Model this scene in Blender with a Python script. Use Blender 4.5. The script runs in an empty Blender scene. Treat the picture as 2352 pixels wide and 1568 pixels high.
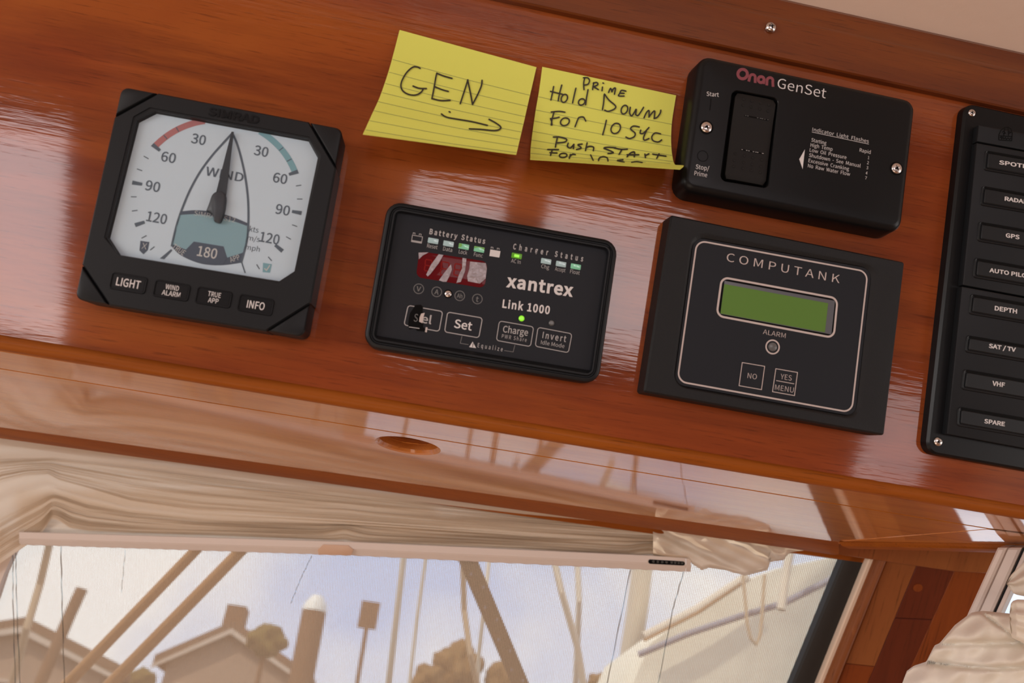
import bpy, bmesh, math, random
from mathutils import Vector, Matrix
random.seed(7)
sc = bpy.context.scene
COL = sc.collection
R_ = math.radians

# ------------------------------------------------------------------ calibration (image taken as 2352 x 1568)
F = 1850.0
D = 0.404                                # camera to fascia panel, metres
CAM = Vector((0, 0, 1.55))
LEAN, TILT = R_(12.7), R_(12.0)          # panel against soffit normal, soffit against the horizontal
G = Matrix.Rotation(TILT, 3, 'X')
S2P = Matrix(((1, 0, 0), (0, -math.sin(LEAN), -math.cos(LEAN)), (0, math.cos(LEAN), -math.sin(LEAN))))
MP = G @ S2P                             # panel axes (right, up, out) in the world
def _rot(a, b, c):
    return Matrix.Rotation(c, 3, 'Z') @ Matrix.Rotation(a, 3, 'X') @ Matrix.Rotation(b, 3, 'Y')
RC = _rot(-0.11057997, 0.0935997, -0.1640130)    # panel axes seen from the camera
CW = MP @ RC.transposed()                # camera axes in the world
def ray(x, y):
    return (CW @ Vector((x - 1176, -(y - 784), -F))).normalized()
NP = MP.col[2].copy()
PO = CAM - NP * D                        # panel origin: foot of the perpendicular from the camera
PM = Matrix.Translation(PO) @ MP.to_4x4()
def PP(x, y, w=0.0):                     # pixel -> point w above the fascia panel
    d = ray(x, y)
    return CAM + d * ((-D + w) / d.dot(NP))
def PL(x, y, w=0.0):
    p = PM.inverted() @ PP(x, y, w)
    return Vector((p.x, p.y))
def HP(x, y, n, c):                      # pixel -> point on plane n.p = c (relative to the camera)
    d = ray(x, y)
    return CAM + d * (c / d.dot(n))
def AT(x, y, dist):                      # pixel -> point at forward distance
    d = ray(x, y)
    return CAM + d * (dist / d.y)

# ------------------------------------------------------------------ camera, world, sun, big lights, exposure
cam = bpy.data.cameras.new('camera'); co = bpy.data.objects.new('camera', cam); COL.objects.link(co)
co.matrix_world = Matrix.Translation(CAM) @ CW.to_4x4()
cam.sensor_fit = 'HORIZONTAL'; cam.sensor_width = 36; cam.lens = F / 2352 * 36
cam.clip_start = 0.01; cam.clip_end = 1000
cam.dof.use_dof = True; cam.dof.focus_distance = 0.485; cam.dof.aperture_fstop = 10.5
sc.camera = co
sc.view_settings.view_transform = 'Standard'; sc.view_settings.look = 'None'
sc.view_settings.gamma = 1; sc.view_settings.use_curve_mapping = False
sc.view_settings.exposure = 0.0
try:
    sc.cycles.use_denoising = True; sc.cycles.max_bounces = 7; sc.cycles.transparent_max_bounces = 24
    sc.cycles.caustics_reflective = False; sc.cycles.caustics_refractive = False
    sc.cycles.sample_clamp_indirect = 6
except Exception: pass
w = bpy.data.worlds.new('sky'); sc.world = w; w.use_nodes = True
nt = w.node_tree; nt.nodes.clear()
def N(nt, t, **k):
    n = nt.nodes.new(t)
    for a, b in k.items():
        if a in n.inputs.keys(): n.inputs[a].default_value = b
        else: setattr(n, a, b)
    return n
out = N(nt, 'ShaderNodeOutputWorld'); bg = N(nt, 'ShaderNodeBackground'); bg.inputs['Strength'].default_value = 1.6
tc = N(nt, 'ShaderNodeTexCoord'); no = N(nt, 'ShaderNodeTexNoise'); no.inputs['Scale'].default_value = 2.6; no.inputs['Detail'].default_value = 5
cr = N(nt, 'ShaderNodeValToRGB')
cr.color_ramp.elements[0].position = 0.38; cr.color_ramp.elements[0].color = (0.50, 0.62, 0.90, 1)
cr.color_ramp.elements[1].position = 0.60; cr.color_ramp.elements[1].color = (0.96, 0.955, 0.95, 1)
nt.links.new(tc.outputs['Generated'], no.inputs['Vector']); nt.links.new(no.outputs['Fac'], cr.inputs['Fac'])
nt.links.new(cr.outputs['Color'], bg.inputs['Color']); nt.links.new(bg.outputs['Background'], out.inputs['Surface'])
def light(name, kind, loc, to, energy, color, size=None, sy=None):
    l = bpy.data.lights.new(name, kind); o = bpy.data.objects.new(name, l); COL.objects.link(o)
    o.location = loc; o.rotation_euler = (Vector(to) - Vector(loc)).to_track_quat('-Z', 'Y').to_euler()
    l.energy = energy; l.color = color
    if kind == 'AREA':
        l.shape = 'RECTANGLE'; l.size = size; l.size_y = sy or size
    if kind == 'SUN': l.angle = R_(1.0)
    return o
light('sun', 'SUN', (-5, -4.5, 6.5), (0, 0, 0), 3.0, (1.0, 0.90, 0.74))
# area lights added to brighten the cabin, at unseen hatch and side windows
light('hatch_fill', 'AREA', (0.15, -0.95, 2.17), (0.05, -0.5, 1.2), 5.0, (1.0, 0.95, 0.90), 0.5, 0.4)
light('floor_fill', 'AREA', (-0.4, -0.5, 0.1), (-0.1, -0.1, 1.5), 9.0, (1.0, 0.86, 0.70), 1.4, 0.9)  # upward fill added below the soffit and panel; no lamp stands there
light('side_window_fill', 'AREA', (-1.88, -0.6, 1.3), (0.3, 0.2, 1.5), 22.0, (1.0, 0.94, 0.90), 1.5, 0.55)
light('side_window_fill', 'AREA', (2.28, -0.6, 1.3), (0.0, 0.3, 1.6), 14.0, (1.0, 0.94, 0.90), 1.8, 0.55)

# ------------------------------------------------------------------ materials
def mat(name, color, rough=0.5, metal=0, coat=0, coat_r=0.05, spec=0.5, emit=None, es=0, bump=None, trans=0, mottle=None, aniso=None):
    m = bpy.data.materials.new(name); m.use_nodes = True; nt = m.node_tree
    b = nt.nodes['Principled BSDF']
    b.inputs['Base Color'].default_value = (*color, 1); b.inputs['Roughness'].default_value = rough
    b.inputs['Metallic'].default_value = metal; b.inputs['Coat Weight'].default_value = coat
    b.inputs['Coat Roughness'].default_value = coat_r; b.inputs['Specular IOR Level'].default_value = spec
    if emit: b.inputs['Emission Color'].default_value = (*emit, 1); b.inputs['Emission Strength'].default_value = es
    tc = N(nt, 'ShaderNodeTexCoord')
    if mottle:                            # (scale, dark factor)
        n = N(nt, 'ShaderNodeTexNoise'); n.inputs['Scale'].default_value = mottle[0]; n.inputs['Detail'].default_value = 4
        mx = N(nt, 'ShaderNodeMix', data_type='RGBA'); mx.inputs['A'].default_value = (*[c * mottle[1] for c in color], 1); mx.inputs['B'].default_value = (*color, 1)
        nt.links.new(tc.outputs['Object'], n.inputs['Vector']); nt.links.new(n.outputs['Fac'], mx.inputs['Factor']); nt.links.new(mx.outputs['Result'], b.inputs['Base Color'])
    if bump:                              # (scale, strength, distance)
        n = N(nt, 'ShaderNodeTexNoise'); n.inputs['Scale'].default_value = bump[0]; n.inputs['Detail'].default_value = 3
        bp = N(nt, 'ShaderNodeBump'); bp.inputs['Strength'].default_value = bump[1]; bp.inputs['Distance'].default_value = bump[2]
        nt.links.new(tc.outputs['Object'], n.inputs['Vector']); nt.links.new(n.outputs['Fac'], bp.inputs['Height']); nt.links.new(bp.outputs['Normal'], b.inputs['Normal'])
    if trans:
        t = N(nt, 'ShaderNodeBsdfTranslucent'); t.inputs['Color'].default_value = (*color, 1)
        ms = N(nt, 'ShaderNodeMixShader'); ms.inputs[0].default_value = trans
        nt.links.new(b.outputs[0], ms.inputs[1]); nt.links.new(t.outputs[0], ms.inputs[2]); nt.links.new(ms.outputs[0], nt.nodes['Material Output'].inputs['Surface'])
    return m
def wood(name, base, dark, gold, rough=0.45, coat_r=0.07, bump=0.25, coat=1.0, sc_=1.0, coat_ior=1.5, along='X'):
    """varnished mahogany, grain along the object's X axis"""
    m = bpy.data.materials.new(name); m.use_nodes = True; nt = m.node_tree; b = nt.nodes['Principled BSDF']; L = nt.links.new
    tc = N(nt, 'ShaderNodeTexCoord')
    def noise(scale, vec, detail=4, rough=0.55, dist=0.0):
        mp = N(nt, 'ShaderNodeMapping'); mp.inputs['Scale'].default_value = vec if along == 'X' else (vec[1], vec[0], vec[2]); L(tc.outputs['Object'], mp.inputs['Vector'])
        n = N(nt, 'ShaderNodeTexNoise'); n.inputs['Scale'].default_value = scale; n.inputs['Detail'].default_value = detail
        n.inputs['Roughness'].default_value = rough; n.inputs['Distortion'].default_value = dist
        L(mp.outputs[0], n.inputs['Vector']); return n
    def ramp(src, p0, p1, c0=(0, 0, 0, 1), c1=(1, 1, 1, 1)):
        r = N(nt, 'ShaderNodeValToRGB'); e = r.color_ramp.elements
        e[0].position = p0; e[0].color = c0; e[1].position = p1; e[1].color = c1; L(src, r.inputs['Fac']); return r
    broad = noise(7 * sc_, (0.35, 1.6, 1.6), 5, 0.6, 0.6)
    band = noise(14 * sc_, (0.25, 3.2, 3.2), 6, 0.65, 0.4)
    pore = noise(80 * sc_, (0.42, 11, 11), 4, 0.7)
    mx1 = N(nt, 'ShaderNodeMix', data_type='RGBA'); mx1.inputs['A'].default_value = (*base, 1); mx1.inputs['B'].default_value = (*gold, 1)
    L(ramp(broad.outputs['Fac'], 0.42, 0.68).outputs['Color'], mx1.inputs['Factor'])
    mx2 = N(nt, 'ShaderNodeMix', data_type='RGBA'); mx2.inputs['B'].default_value = (*dark, 1)
    mth = N(nt, 'ShaderNodeMath', operation='MULTIPLY'); mth.inputs[1].default_value = 0.62
    L(ramp(band.outputs['Fac'], 0.44, 0.70).outputs['Color'], mth.inputs[0]); L(mth.outputs[0], mx2.inputs['Factor']); L(mx1.outputs['Result'], mx2.inputs['A'])
    mx3 = N(nt, 'ShaderNodeMix', data_type='RGBA'); mx3.inputs['B'].default_value = (*[c * 0.35 for c in dark], 1)
    mt2 = N(nt, 'ShaderNodeMath', operation='MULTIPLY'); mt2.inputs[1].default_value = 0.55
    L(ramp(pore.outputs['Fac'], 0.56, 0.70).outputs['Color'], mt2.inputs[0]); L(mt2.outputs[0], mx3.inputs['Factor']); L(mx2.outputs['Result'], mx3.inputs['A'])
    L(mx3.outputs['Result'], b.inputs['Base Color'])
    b.inputs['Roughness'].default_value = rough; b.inputs['Coat Weight'].default_value = coat; b.inputs['Coat Roughness'].default_value = coat_r
    b.inputs['Specular IOR Level'].default_value = 0.12; b.inputs['Coat IOR'].default_value = coat_ior
    if bump:
        bp = N(nt, 'ShaderNodeBump'); bp.inputs['Strength'].default_value = bump; bp.inputs['Distance'].default_value = 0.0004
        fine = noise(70 * sc_, (0.35, 5, 5), 3, 0.6)
        wav = noise(10, (0.5, 1.5, 1.5), 1, 0.4)
        ad = N(nt, 'ShaderNodeMath', operation='ADD'); m5 = N(nt, 'ShaderNodeMath', operation='MULTIPLY'); m5.inputs[1].default_value = 0.13
        L(ramp(fine.outputs['Fac'], 0.30, 0.75).outputs['Color'], m5.inputs[0]); L(m5.outputs[0], ad.inputs[0]); L(wav.outputs['Fac'], ad.inputs[1])
        L(ad.outputs[0], bp.inputs['Height']); L(bp.outputs['Normal'], b.inputs['Normal']); L(bp.outputs['Normal'], b.inputs['Coat Normal'])
    return m
M = {}
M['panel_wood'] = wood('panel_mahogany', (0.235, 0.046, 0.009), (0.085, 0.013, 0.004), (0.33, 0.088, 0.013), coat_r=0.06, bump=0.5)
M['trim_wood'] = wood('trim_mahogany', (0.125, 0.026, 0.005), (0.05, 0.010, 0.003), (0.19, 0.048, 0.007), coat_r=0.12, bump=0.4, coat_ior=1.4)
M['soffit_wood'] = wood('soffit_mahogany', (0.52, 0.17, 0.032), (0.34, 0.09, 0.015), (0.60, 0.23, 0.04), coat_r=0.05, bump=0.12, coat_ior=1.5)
M['strip_wood'] = wood('strip_mahogany', (0.27, 0.068, 0.005), (0.15, 0.03, 0.003), (0.32, 0.09, 0.006), coat_r=0.3, bump=0.2, coat=0.12, rough=0.7)
M['post_wood'] = wood('post_mahogany', (0.21, 0.062, 0.018), (0.14, 0.036, 0.010), (0.25, 0.085, 0.024), coat_r=0.25, bump=0.1, coat=0.5, along='Y', sc_=0.6)
M['post_dark'] = wood('post_dark_mahogany', (0.085, 0.014, 0.006), (0.05, 0.008, 0.004), (0.11, 0.020, 0.007), coat_r=0.25, bump=0.1, coat=0.5, along='Y', sc_=0.6)
M['post_mid'] = wood('post_mid_mahogany', (0.17, 0.032, 0.006), (0.10, 0.018, 0.004), (0.20, 0.045, 0.008), coat_r=0.25, bump=0.1, coat=0.5, along='Y', sc_=0.6)
M['vinyl'] = mat('cream_vinyl', (0.74, 0.58, 0.48), 0.6, bump=(160, 0.35, 0.0006), mottle=(3, 0.9))
M['cabin_cream'] = mat('cabin_cream_paint', (0.62, 0.50, 0.40), 0.7)
M['cabin_wood'] = wood('cabin_dark_teak', (0.10, 0.032, 0.010), (0.06, 0.018, 0.006), (0.14, 0.05, 0.015), coat=0.2, bump=0)
M['floor_wood'] = wood('cabin_sole_teak', (0.30, 0.14, 0.06), (0.16, 0.07, 0.03), (0.36, 0.18, 0.08), coat=0.2, bump=0)
M['plastic'] = mat('matt_black_plastic', (0.0075, 0.0085, 0.0100), 0.45, bump=(1500, 0.12, 0.0001), spec=0.24)
M['plastic_grain'] = mat('textured_black_plastic', (0.0065, 0.0068, 0.0075), 0.5, bump=(1500, 0.6, 0.00025), spec=0.28)
M['satin'] = mat('satin_black_plastic', (0.0045, 0.0048, 0.0055), 0.35, spec=0.22, bump=(500, 0.05, 0.0001))
M['membrane'] = mat('dark_membrane', (0.0100, 0.0115, 0.0155), 0.5, spec=0.22)
M['rocker'] = mat('rubber_grey', (0.0095, 0.0085, 0.008), 0.6, spec=0.2, bump=(900, 0.2, 0.0002))
M['void'] = mat('black_gap', (0.002, 0.002, 0.002), 0.7, spec=0.1)
M['white_print'] = mat('white_print', (0.62, 0.60, 0.60), 0.6)
M['grey_print'] = mat('grey_print', (0.36, 0.35, 0.35), 0.6)
M['dim_print'] = mat('dim_grey_print', (0.13, 0.13, 0.13), 0.6)
M['red_print'] = mat('faded_red_print', (0.20, 0.040, 0.055), 0.6)
M['pink_print'] = mat('pale_outline_print', (0.50, 0.43, 0.41), 0.6)
M['dial'] = mat('white_dial', (0.64, 0.74, 0.86), 0.5)
M['dial_ink'] = mat('slate_dial_ink', (0.105, 0.135, 0.18), 0.5)
M['dial_navy'] = mat('dark_slate_print', (0.08, 0.10, 0.145), 0.5)
M['dial_red'] = mat('red_arc_print', (0.48, 0.18, 0.19), 0.5)
M['dial_teal'] = mat('teal_arc_print', (0.22, 0.42, 0.50), 0.5)
M['dial_lcd'] = mat('pale_blue_green_lcd', (0.30, 0.46, 0.54), 0.15)
M['needle'] = mat('needle_slate', (0.035, 0.042, 0.055), 0.45)
M['lcd'] = mat('green_lcd', (0.095, 0.18, 0.045), 0.08, coat=0.6, coat_r=0.02, emit=(0.10, 0.22, 0.03), es=0.12)
M['lcd_grey'] = mat('lcd_border', (0.10, 0.105, 0.12), 0.25)
M['led_win'] = mat('pale_led_window', (0.38, 0.55, 0.58), 0.2, coat=0.6)
M['led_green'] = mat('lit_green_led', (0.15, 0.45, 0.02), 0.3, emit=(0.22, 0.62, 0.02), es=0.9)
M['led_dim'] = mat('faint_green_led', (0.05, 0.14, 0.01), 0.3, emit=(0.13, 0.42, 0.01), es=0.35)
M['led_teal'] = mat('green_tinted_led', (0.22, 0.60, 0.40), 0.2, coat=0.6)
M['led_off'] = mat('unlit_grey_led', (0.10, 0.10, 0.10), 0.3)
M['red_lens'] = mat('red_display_lens', (0.10, 0.0012, 0.003), 0.35, spec=0.08, coat=0.12, coat_r=0.02)
M['red_digit'] = mat('dark_red_digit', (0.19, 0.008, 0.006), 0.5, spec=0.1)
M['painted_reflection'] = mat('window_reflection_paint', (0.50, 0.44, 0.46), 0.4, metal=0.6, bump=(250, 0.9, 0.0012), mottle=(260, 0.35))  # pale tone imitating window reflections on the red display
M['steel'] = mat('stainless_screw', (0.62, 0.57, 0.54), 0.25, metal=1.0, bump=(700, 0.15, 0.0002))
M['paper'] = mat('yellow_note_paper', (0.74, 0.77, 0.15), 0.75, trans=0.12, spec=0.2)
M['rule'] = mat('note_ruling', (0.26, 0.30, 0.12), 0.8)
M['ink'] = mat('black_pen_ink', (0.022, 0.018, 0.010), 0.6)
M['shade'] = mat('cream_shade_fabric', (0.80, 0.695, 0.57), 0.9, trans=0.42, spec=0.1, bump=(600, 0.15, 0.0003))
M['curtain'] = mat('white_curtain_fabric', (0.80, 0.74, 0.64), 0.9, trans=0.2, spec=0.1, bump=(500, 0.3, 0.0004))
M['white_plastic'] = mat('off_white_plastic', (0.66, 0.58, 0.53), 0.4)
M['clip'] = mat('tan_plastic_clip', (0.55, 0.36, 0.25), 0.4)
M['mesh'] = mat('sun_screen_thread', (0.66, 0.47, 0.31), 0.9, trans=0.5, spec=0.1)
M['cord'] = mat('dark_cord', (0.05, 0.05, 0.045), 0.8)
M['gasket'] = mat('black_rubber', (0.012, 0.012, 0.012), 0.6)
M['cream_frame'] = mat('cream_window_liner', (0.72, 0.58, 0.46), 0.5)
M['white_frame'] = mat('white_window_frame', (0.66, 0.57, 0.52), 0.4)
g = bpy.data.materials.new('window_glass'); g.use_nodes = True; nt = g.node_tree; nt.nodes.clear()
o_ = N(nt, 'ShaderNodeOutputMaterial'); tr = N(nt, 'ShaderNodeBsdfTransparent'); gl = N(nt, 'ShaderNodeBsdfGlossy'); gl.inputs['Roughness'].default_value = 0.02
lw = N(nt, 'ShaderNodeLayerWeight'); lw.inputs['Blend'].default_value = 0.5
pw = N(nt, 'ShaderNodeMath', operation='POWER'); pw.inputs[1].default_value = 5; fr = N(nt, 'ShaderNodeMath', operation='MULTIPLY_ADD'); fr.inputs[1].default_value = 0.9; fr.inputs[2].default_value = 0.03
nt.links.new(lw.outputs['Facing'], pw.inputs[0]); nt.links.new(pw.outputs[0], fr.inputs[0]); ms = N(nt, 'ShaderNodeMixShader'); tr.inputs['Color'].default_value = (0.95, 0.97, 0.97, 1)
nt.links.new(fr.outputs[0], ms.inputs[0]); nt.links.new(tr.outputs[0], ms.inputs[1]); nt.links.new(gl.outputs[0], ms.inputs[2]); nt.links.new(ms.outputs[0], o_.inputs['Surface'])
M['glass'] = g

# ------------------------------------------------------------------ builders
def finish(bm, name, material, parent=None, matrix=None, smooth=30, props=None, doubles=0):
    if doubles: bmesh.ops.remove_doubles(bm, verts=bm.verts, dist=doubles)
    bmesh.ops.recalc_face_normals(bm, faces=bm.faces)
    if smooth is not None:
        lim = math.radians(smooth)
        for f in bm.faces: f.smooth = True
        for e in bm.edges:
            if len(e.link_faces) == 2:
                if e.calc_face_angle(0) > lim: e.smooth = False
            else: e.smooth = False
    me = bpy.data.meshes.new(name); bm.to_mesh(me); bm.free()
    return link(name, me, material, parent, matrix, props)
def link(name, me, material, parent=None, matrix=None, props=None):
    o = bpy.data.objects.new(name, me); COL.objects.link(o)
    if material and not me.materials: me.materials.append(material)
    if parent: o.parent = parent
    if matrix is not None: o.matrix_world = matrix if not parent else matrix
    for k, v in (props or {}).items(): o[k] = v
    return o
def lab(o, label=None, cat=None, group=None, kind=None):
    if label: o['label'] = label
    if cat: o['category'] = cat
    if group: o['group'] = group
    if kind: o['kind'] = kind
    return o
def empty(name, matrix, label, cat, group=None):
    o = bpy.data.objects.new(name, None); COL.objects.link(o); o.empty_display_size = 0.02
    o.matrix_world = matrix; return lab(o, label, cat, group)
def loft(bm, rings, cap0=False, cap1=True, closed=True):
    vs = [[bm.verts.new(p) for p in r] for r in rings]
    n = len(vs[0])
    for a, b in zip(vs, vs[1:]):
        for i in range(n if closed else n - 1):
            j = (i + 1) % n
            bm.faces.new((a[i], a[j], b[j], b[i]))
    if cap0: bm.faces.new(vs[0][::-1])
    if cap1: bm.faces.new(vs[-1])
    return vs
def inset(poly, d):
    n = len(poly); area = sum(poly[i][0] * poly[(i + 1) % n][1] - poly[(i + 1) % n][0] * poly[i][1] for i in range(n)); s = 1 if area > 0 else -1
    lines = []
    for i in range(n):
        a, b = Vector(poly[i][:2]), Vector(poly[(i + 1) % n][:2]); t = (b - a).normalized(); nn = Vector((-t.y, t.x)) * s
        lines.append((a + nn * d, t))
    out = []
    for i in range(n):
        (p, t), (q, u) = lines[i - 1], lines[i]; cr_ = t.x * u.y - t.y * u.x
        k = ((q - p).x * u.y - (q - p).y * u.x) / cr_ if abs(cr_) > 1e-9 else 0
        out.append(p + t * k)
    return out
def rnd(poly, r, n=5):
    out = []; m = len(poly)
    for i in range(m):
        a, p, b = Vector(poly[i - 1][:2]), Vector(poly[i][:2]), Vector(poly[(i + 1) % m][:2])
        u, v = (a - p).normalized(), (b - p).normalized(); half = u.angle(v) / 2
        k = min(r / math.tan(half), (a - p).length * 0.45, (b - p).length * 0.45); rr = k * math.tan(half)
        c = p + (u + v).normalized() * (rr / math.sin(half)); s, e = p + u * k, p + v * k
        a0 = math.atan2((s - c).y, (s - c).x); a1 = math.atan2((e - c).y, (e - c).x); da = (a1 - a0 + math.pi) % (2 * math.pi) - math.pi
        for j in range(n + 1):
            t = a0 + da * j / n; out.append(Vector((c.x + rr * math.cos(t), c.y + rr * math.sin(t))))
    return out
def R3(poly, r, z, d=0.0, n=5):
    m = len(poly)
    if sum(poly[i][0] * poly[(i + 1) % m][1] - poly[(i + 1) % m][0] * poly[i][1] for i in range(m)) < 0: poly = poly[::-1]
    k = min(range(m), key=lambda i: poly[i][0] + poly[i][1]); poly = list(poly[k:]) + list(poly[:k])
    q = inset(poly, d) if d else poly
    return [(p[0], p[1], z) for p in rnd(q, max(r - d, 0.0001), n)]
def rect(cx, cy, w_, h_):
    return [Vector((cx - w_ / 2, cy - h_ / 2)), Vector((cx + w_ / 2, cy - h_ / 2)), Vector((cx + w_ / 2, cy + h_ / 2)), Vector((cx - w_ / 2, cy + h_ / 2))]
def ngon(cx, cy, r, n=32, z=None):
    return [((cx + r * math.cos(2 * math.pi * i / n)), (cy + r * math.sin(2 * math.pi * i / n))) + ((z,) if z is not None else ()) for i in range(n)]

_tx = {}
try:
    import os
    FONT = bpy.data.fonts.load(os.path.join(bpy.utils.resource_path('LOCAL'), 'datafiles', 'fonts', 'Noto Sans CJK Regular.woff2'))
except Exception:
    FONT = None                                  # Blender's built-in face
def text_me(s, bold, sp=1.0):
    bold = bold * 0.42
    k = (s, bold, sp)
    if k not in _tx:
        c = bpy.data.curves.new('t', 'FONT'); c.body = s; c.size = 1; c.offset = bold; c.resolution_u = 3; c.fill_mode = 'FRONT'; c.space_character = sp
        if FONT: c.font = FONT
        o = bpy.data.objects.new('t', c); COL.objects.link(o)
        dg = bpy.context.evaluated_depsgraph_get(); me = o.evaluated_get(dg).to_mesh()
        v = [tuple(q.co[:2]) for q in me.vertices]; f = [tuple(p.vertices) for p in me.polygons]
        o.evaluated_get(dg).to_mesh_clear(); bpy.data.objects.remove(o); bpy.data.curves.remove(c)
        _tx[k] = (v, f, min(a[0] for a in v), max(a[0] for a in v))
    return _tx[k]
def capheight(bold):
    return max(a[1] for a in text_me('H', bold)[0])

class Zoom:                                # reading positions off an enlarged view
    def __init__(s, ox, oy, k): s.ox, s.oy, s.k = ox, oy, k
    def __call__(s, x, y): return (s.ox + x / s.k, s.oy + y / s.k)
class Device:
    def __init__(s, name, corners, w_, label, cat, zoom):
        p = [PL(*c, w_) for c in corners]      # TL TR BR BL
        c = (p[0] + p[1] + p[2] + p[3]) / 4; u = ((p[1] - p[0]) + (p[2] - p[3])).normalized()
        s.a = math.atan2(u.y, u.x); s.c = c; s.w = w_; s.z = zoom
        s.W = ((p[1] - p[0]).length + (p[2] - p[3]).length) / 2; s.H = ((p[0] - p[3]).length + (p[1] - p[2]).length) / 2
        s.mw = PM @ Matrix.Translation((c.x, c.y, 0)) @ Matrix.Rotation(s.a, 4, 'Z')
        s.root = empty(name, s.mw, label, cat); s.body = rect(0, 0, s.W, s.H)
    def at(s, x, y, w_=None):                   # zoom coordinates -> local 2D at height w
        px = s.z(x, y); q = PL(*px, s.w if w_ is None else w_) - s.c; ca, sa = math.cos(-s.a), math.sin(-s.a)
        return Vector((q.x * ca - q.y * sa, q.x * sa + q.y * ca))
    def pts(s, l, w_=None): return [s.at(*p, w_) for p in l]
    def m(s, v, w_=None): return v / s.z.k * (D - (s.w if w_ is None else w_)) / F * 1.01
    def add(s, bm, name, material, parent=None, **k):
        return finish(bm, name, M[material], parent or s.root, **k)
    def box(s, poly, r, z0, z1, name, material, parent=None, bev=0.0003, n=5, label=None):
        bm = bmesh.new(); rings = [R3(poly, r, z0, 0, n), R3(poly, r, z1 - bev, 0, n), R3(poly, r, z1 - bev * 0.3, bev * 0.3, n), R3(poly, r, z1, bev, n)]
        loft(bm, rings, True, True); return lab(s.add(bm, name, material, parent), label)
    def flat(s, poly, z, name, material, parent=None, t=0.00006):
        bm = bmesh.new(); loft(bm, [[(p[0], p[1], z - t) for p in poly], [(p[0], p[1], z) for p in poly]], False, True)
        return s.add(bm, name, material, parent, smooth=None)
    def ring(s, poly, r, wd, z, name, material, parent=None, n=5, t=0.00006):
        bm = bmesh.new(); loft(bm, [R3(poly, r, z - t, 0, n), R3(poly, r, z, 0, n), R3(poly, r, z, wd, n), R3(poly, r, z - t, wd, n)], False, False)
        return s.add(bm, name, material, parent, smooth=None)
    def circ(s, c, r, wd, z, name, material, parent=None):
        bm = bmesh.new(); loft(bm, [ngon(*c, r, 36, z), ngon(*c, r - wd, 36, z)], False, False); return s.add(bm, name, material, parent, smooth=None)
    def line(s, p, wd, z, name, material, parent=None, closed=False):
        bm = bmesh.new(); ribbon(bm, [Vector(q) for q in p], wd, z, closed); return s.add(bm, name, material, parent, smooth=None)
    def text(s, t, a, b, cap, material='white_print', bold=0.0, parent=None, z=None, name='lettering', w_=None, sp=1.0):
        """baseline from a to b (zoom px), cap height in zoom px"""
        z = s.w + 0.00008 if z is None else z
        A, B = s.at(*a, z), s.at(*b, z); return s._text(t, A, B, s.m(cap, z), material, bold, parent, z, name, sp)
    def textc(s, t, c, wd, cap, material='white_print', bold=0.0, parent=None, z=None, rot=0, name='lettering'):
        z = s.w + 0.00008 if z is None else z
        C = s.at(*c, z); h = s.m(cap, z); u = Vector((math.cos(R_(rot)), math.sin(R_(rot)))); v = Vector((-u.y, u.x))
        o = C - v * h / 2; hw = s.m(wd, z) / 2; return s._text(t, o - u * hw, o + u * hw, h, material, bold, parent, z, name)
    def _text(s, t, A, B, h, material, bold, parent, z, name, sp=1.0):
        v, f, x0, x1 = text_me(t, bold, sp); u = (B - A); L = u.length; u.normalize(); n = Vector((-u.y, u.x)); sx = L / (x1 - x0); sy = h / capheight(bold)
        me = bpy.data.meshes.new(name)
        me.from_pydata([(*(A + u * ((p[0] - x0) * sx) + n * (p[1] * sy)), z) for p in v], [], f); me.update()
        return link(name, me, M[material], parent or s.root)
def ribbon(bm, pts, wd, z, closed=False):
    n = len(pts); L, Rr = [], []
    for i in range(n):
        a = pts[i - 1] if (i or closed) else pts[i]; b = pts[(i + 1) % n] if (i < n - 1 or closed) else pts[i]; p = pts[i]
        if i == 0 and not closed: t = (b - p)
        elif i == n - 1 and not closed: t = (p - a)
        else: t = (p - a).normalized() + (b - p).normalized()
        if t.length < 1e-12: t = Vector((1, 0))
        t.normalize(); nn = Vector((-t.y, t.x)); k = 1.0
        if (i or closed) and (i < n - 1 or closed):
            c = max(0.4, nn.dot(Vector((-(b - p).normalized().y, (b - p).normalized().x)))); k = 1 / c
        L.append(bm.verts.new((*(p + nn * wd / 2 * k), z))); Rr.append(bm.verts.new((*(p - nn * wd / 2 * k), z)))
    for i in range(n if closed else n - 1):
        j = (i + 1) % n; bm.faces.new((L[i], L[j], Rr[j], Rr[i]))
def tube(bm, pts, r, n=10, caps=True, radii=None):
    rings = []; up = None
    for i, p in enumerate(pts):
        t = (pts[min(i + 1, len(pts) - 1)] - pts[max(i - 1, 0)]).normalized()
        a = t.cross(Vector((0, 0, 1)) if abs(t.z) < 0.9 else Vector((1, 0, 0))).normalized() if up is None else (up - t * up.dot(t)).normalized()
        up = a; b = t.cross(a); rr = radii[i] if radii else r
        rings.append([p + (a * math.cos(2 * math.pi * k / n) + b * math.sin(2 * math.pi * k / n)) * rr for k in range(n)])
    loft(bm, rings, caps, caps)
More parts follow.
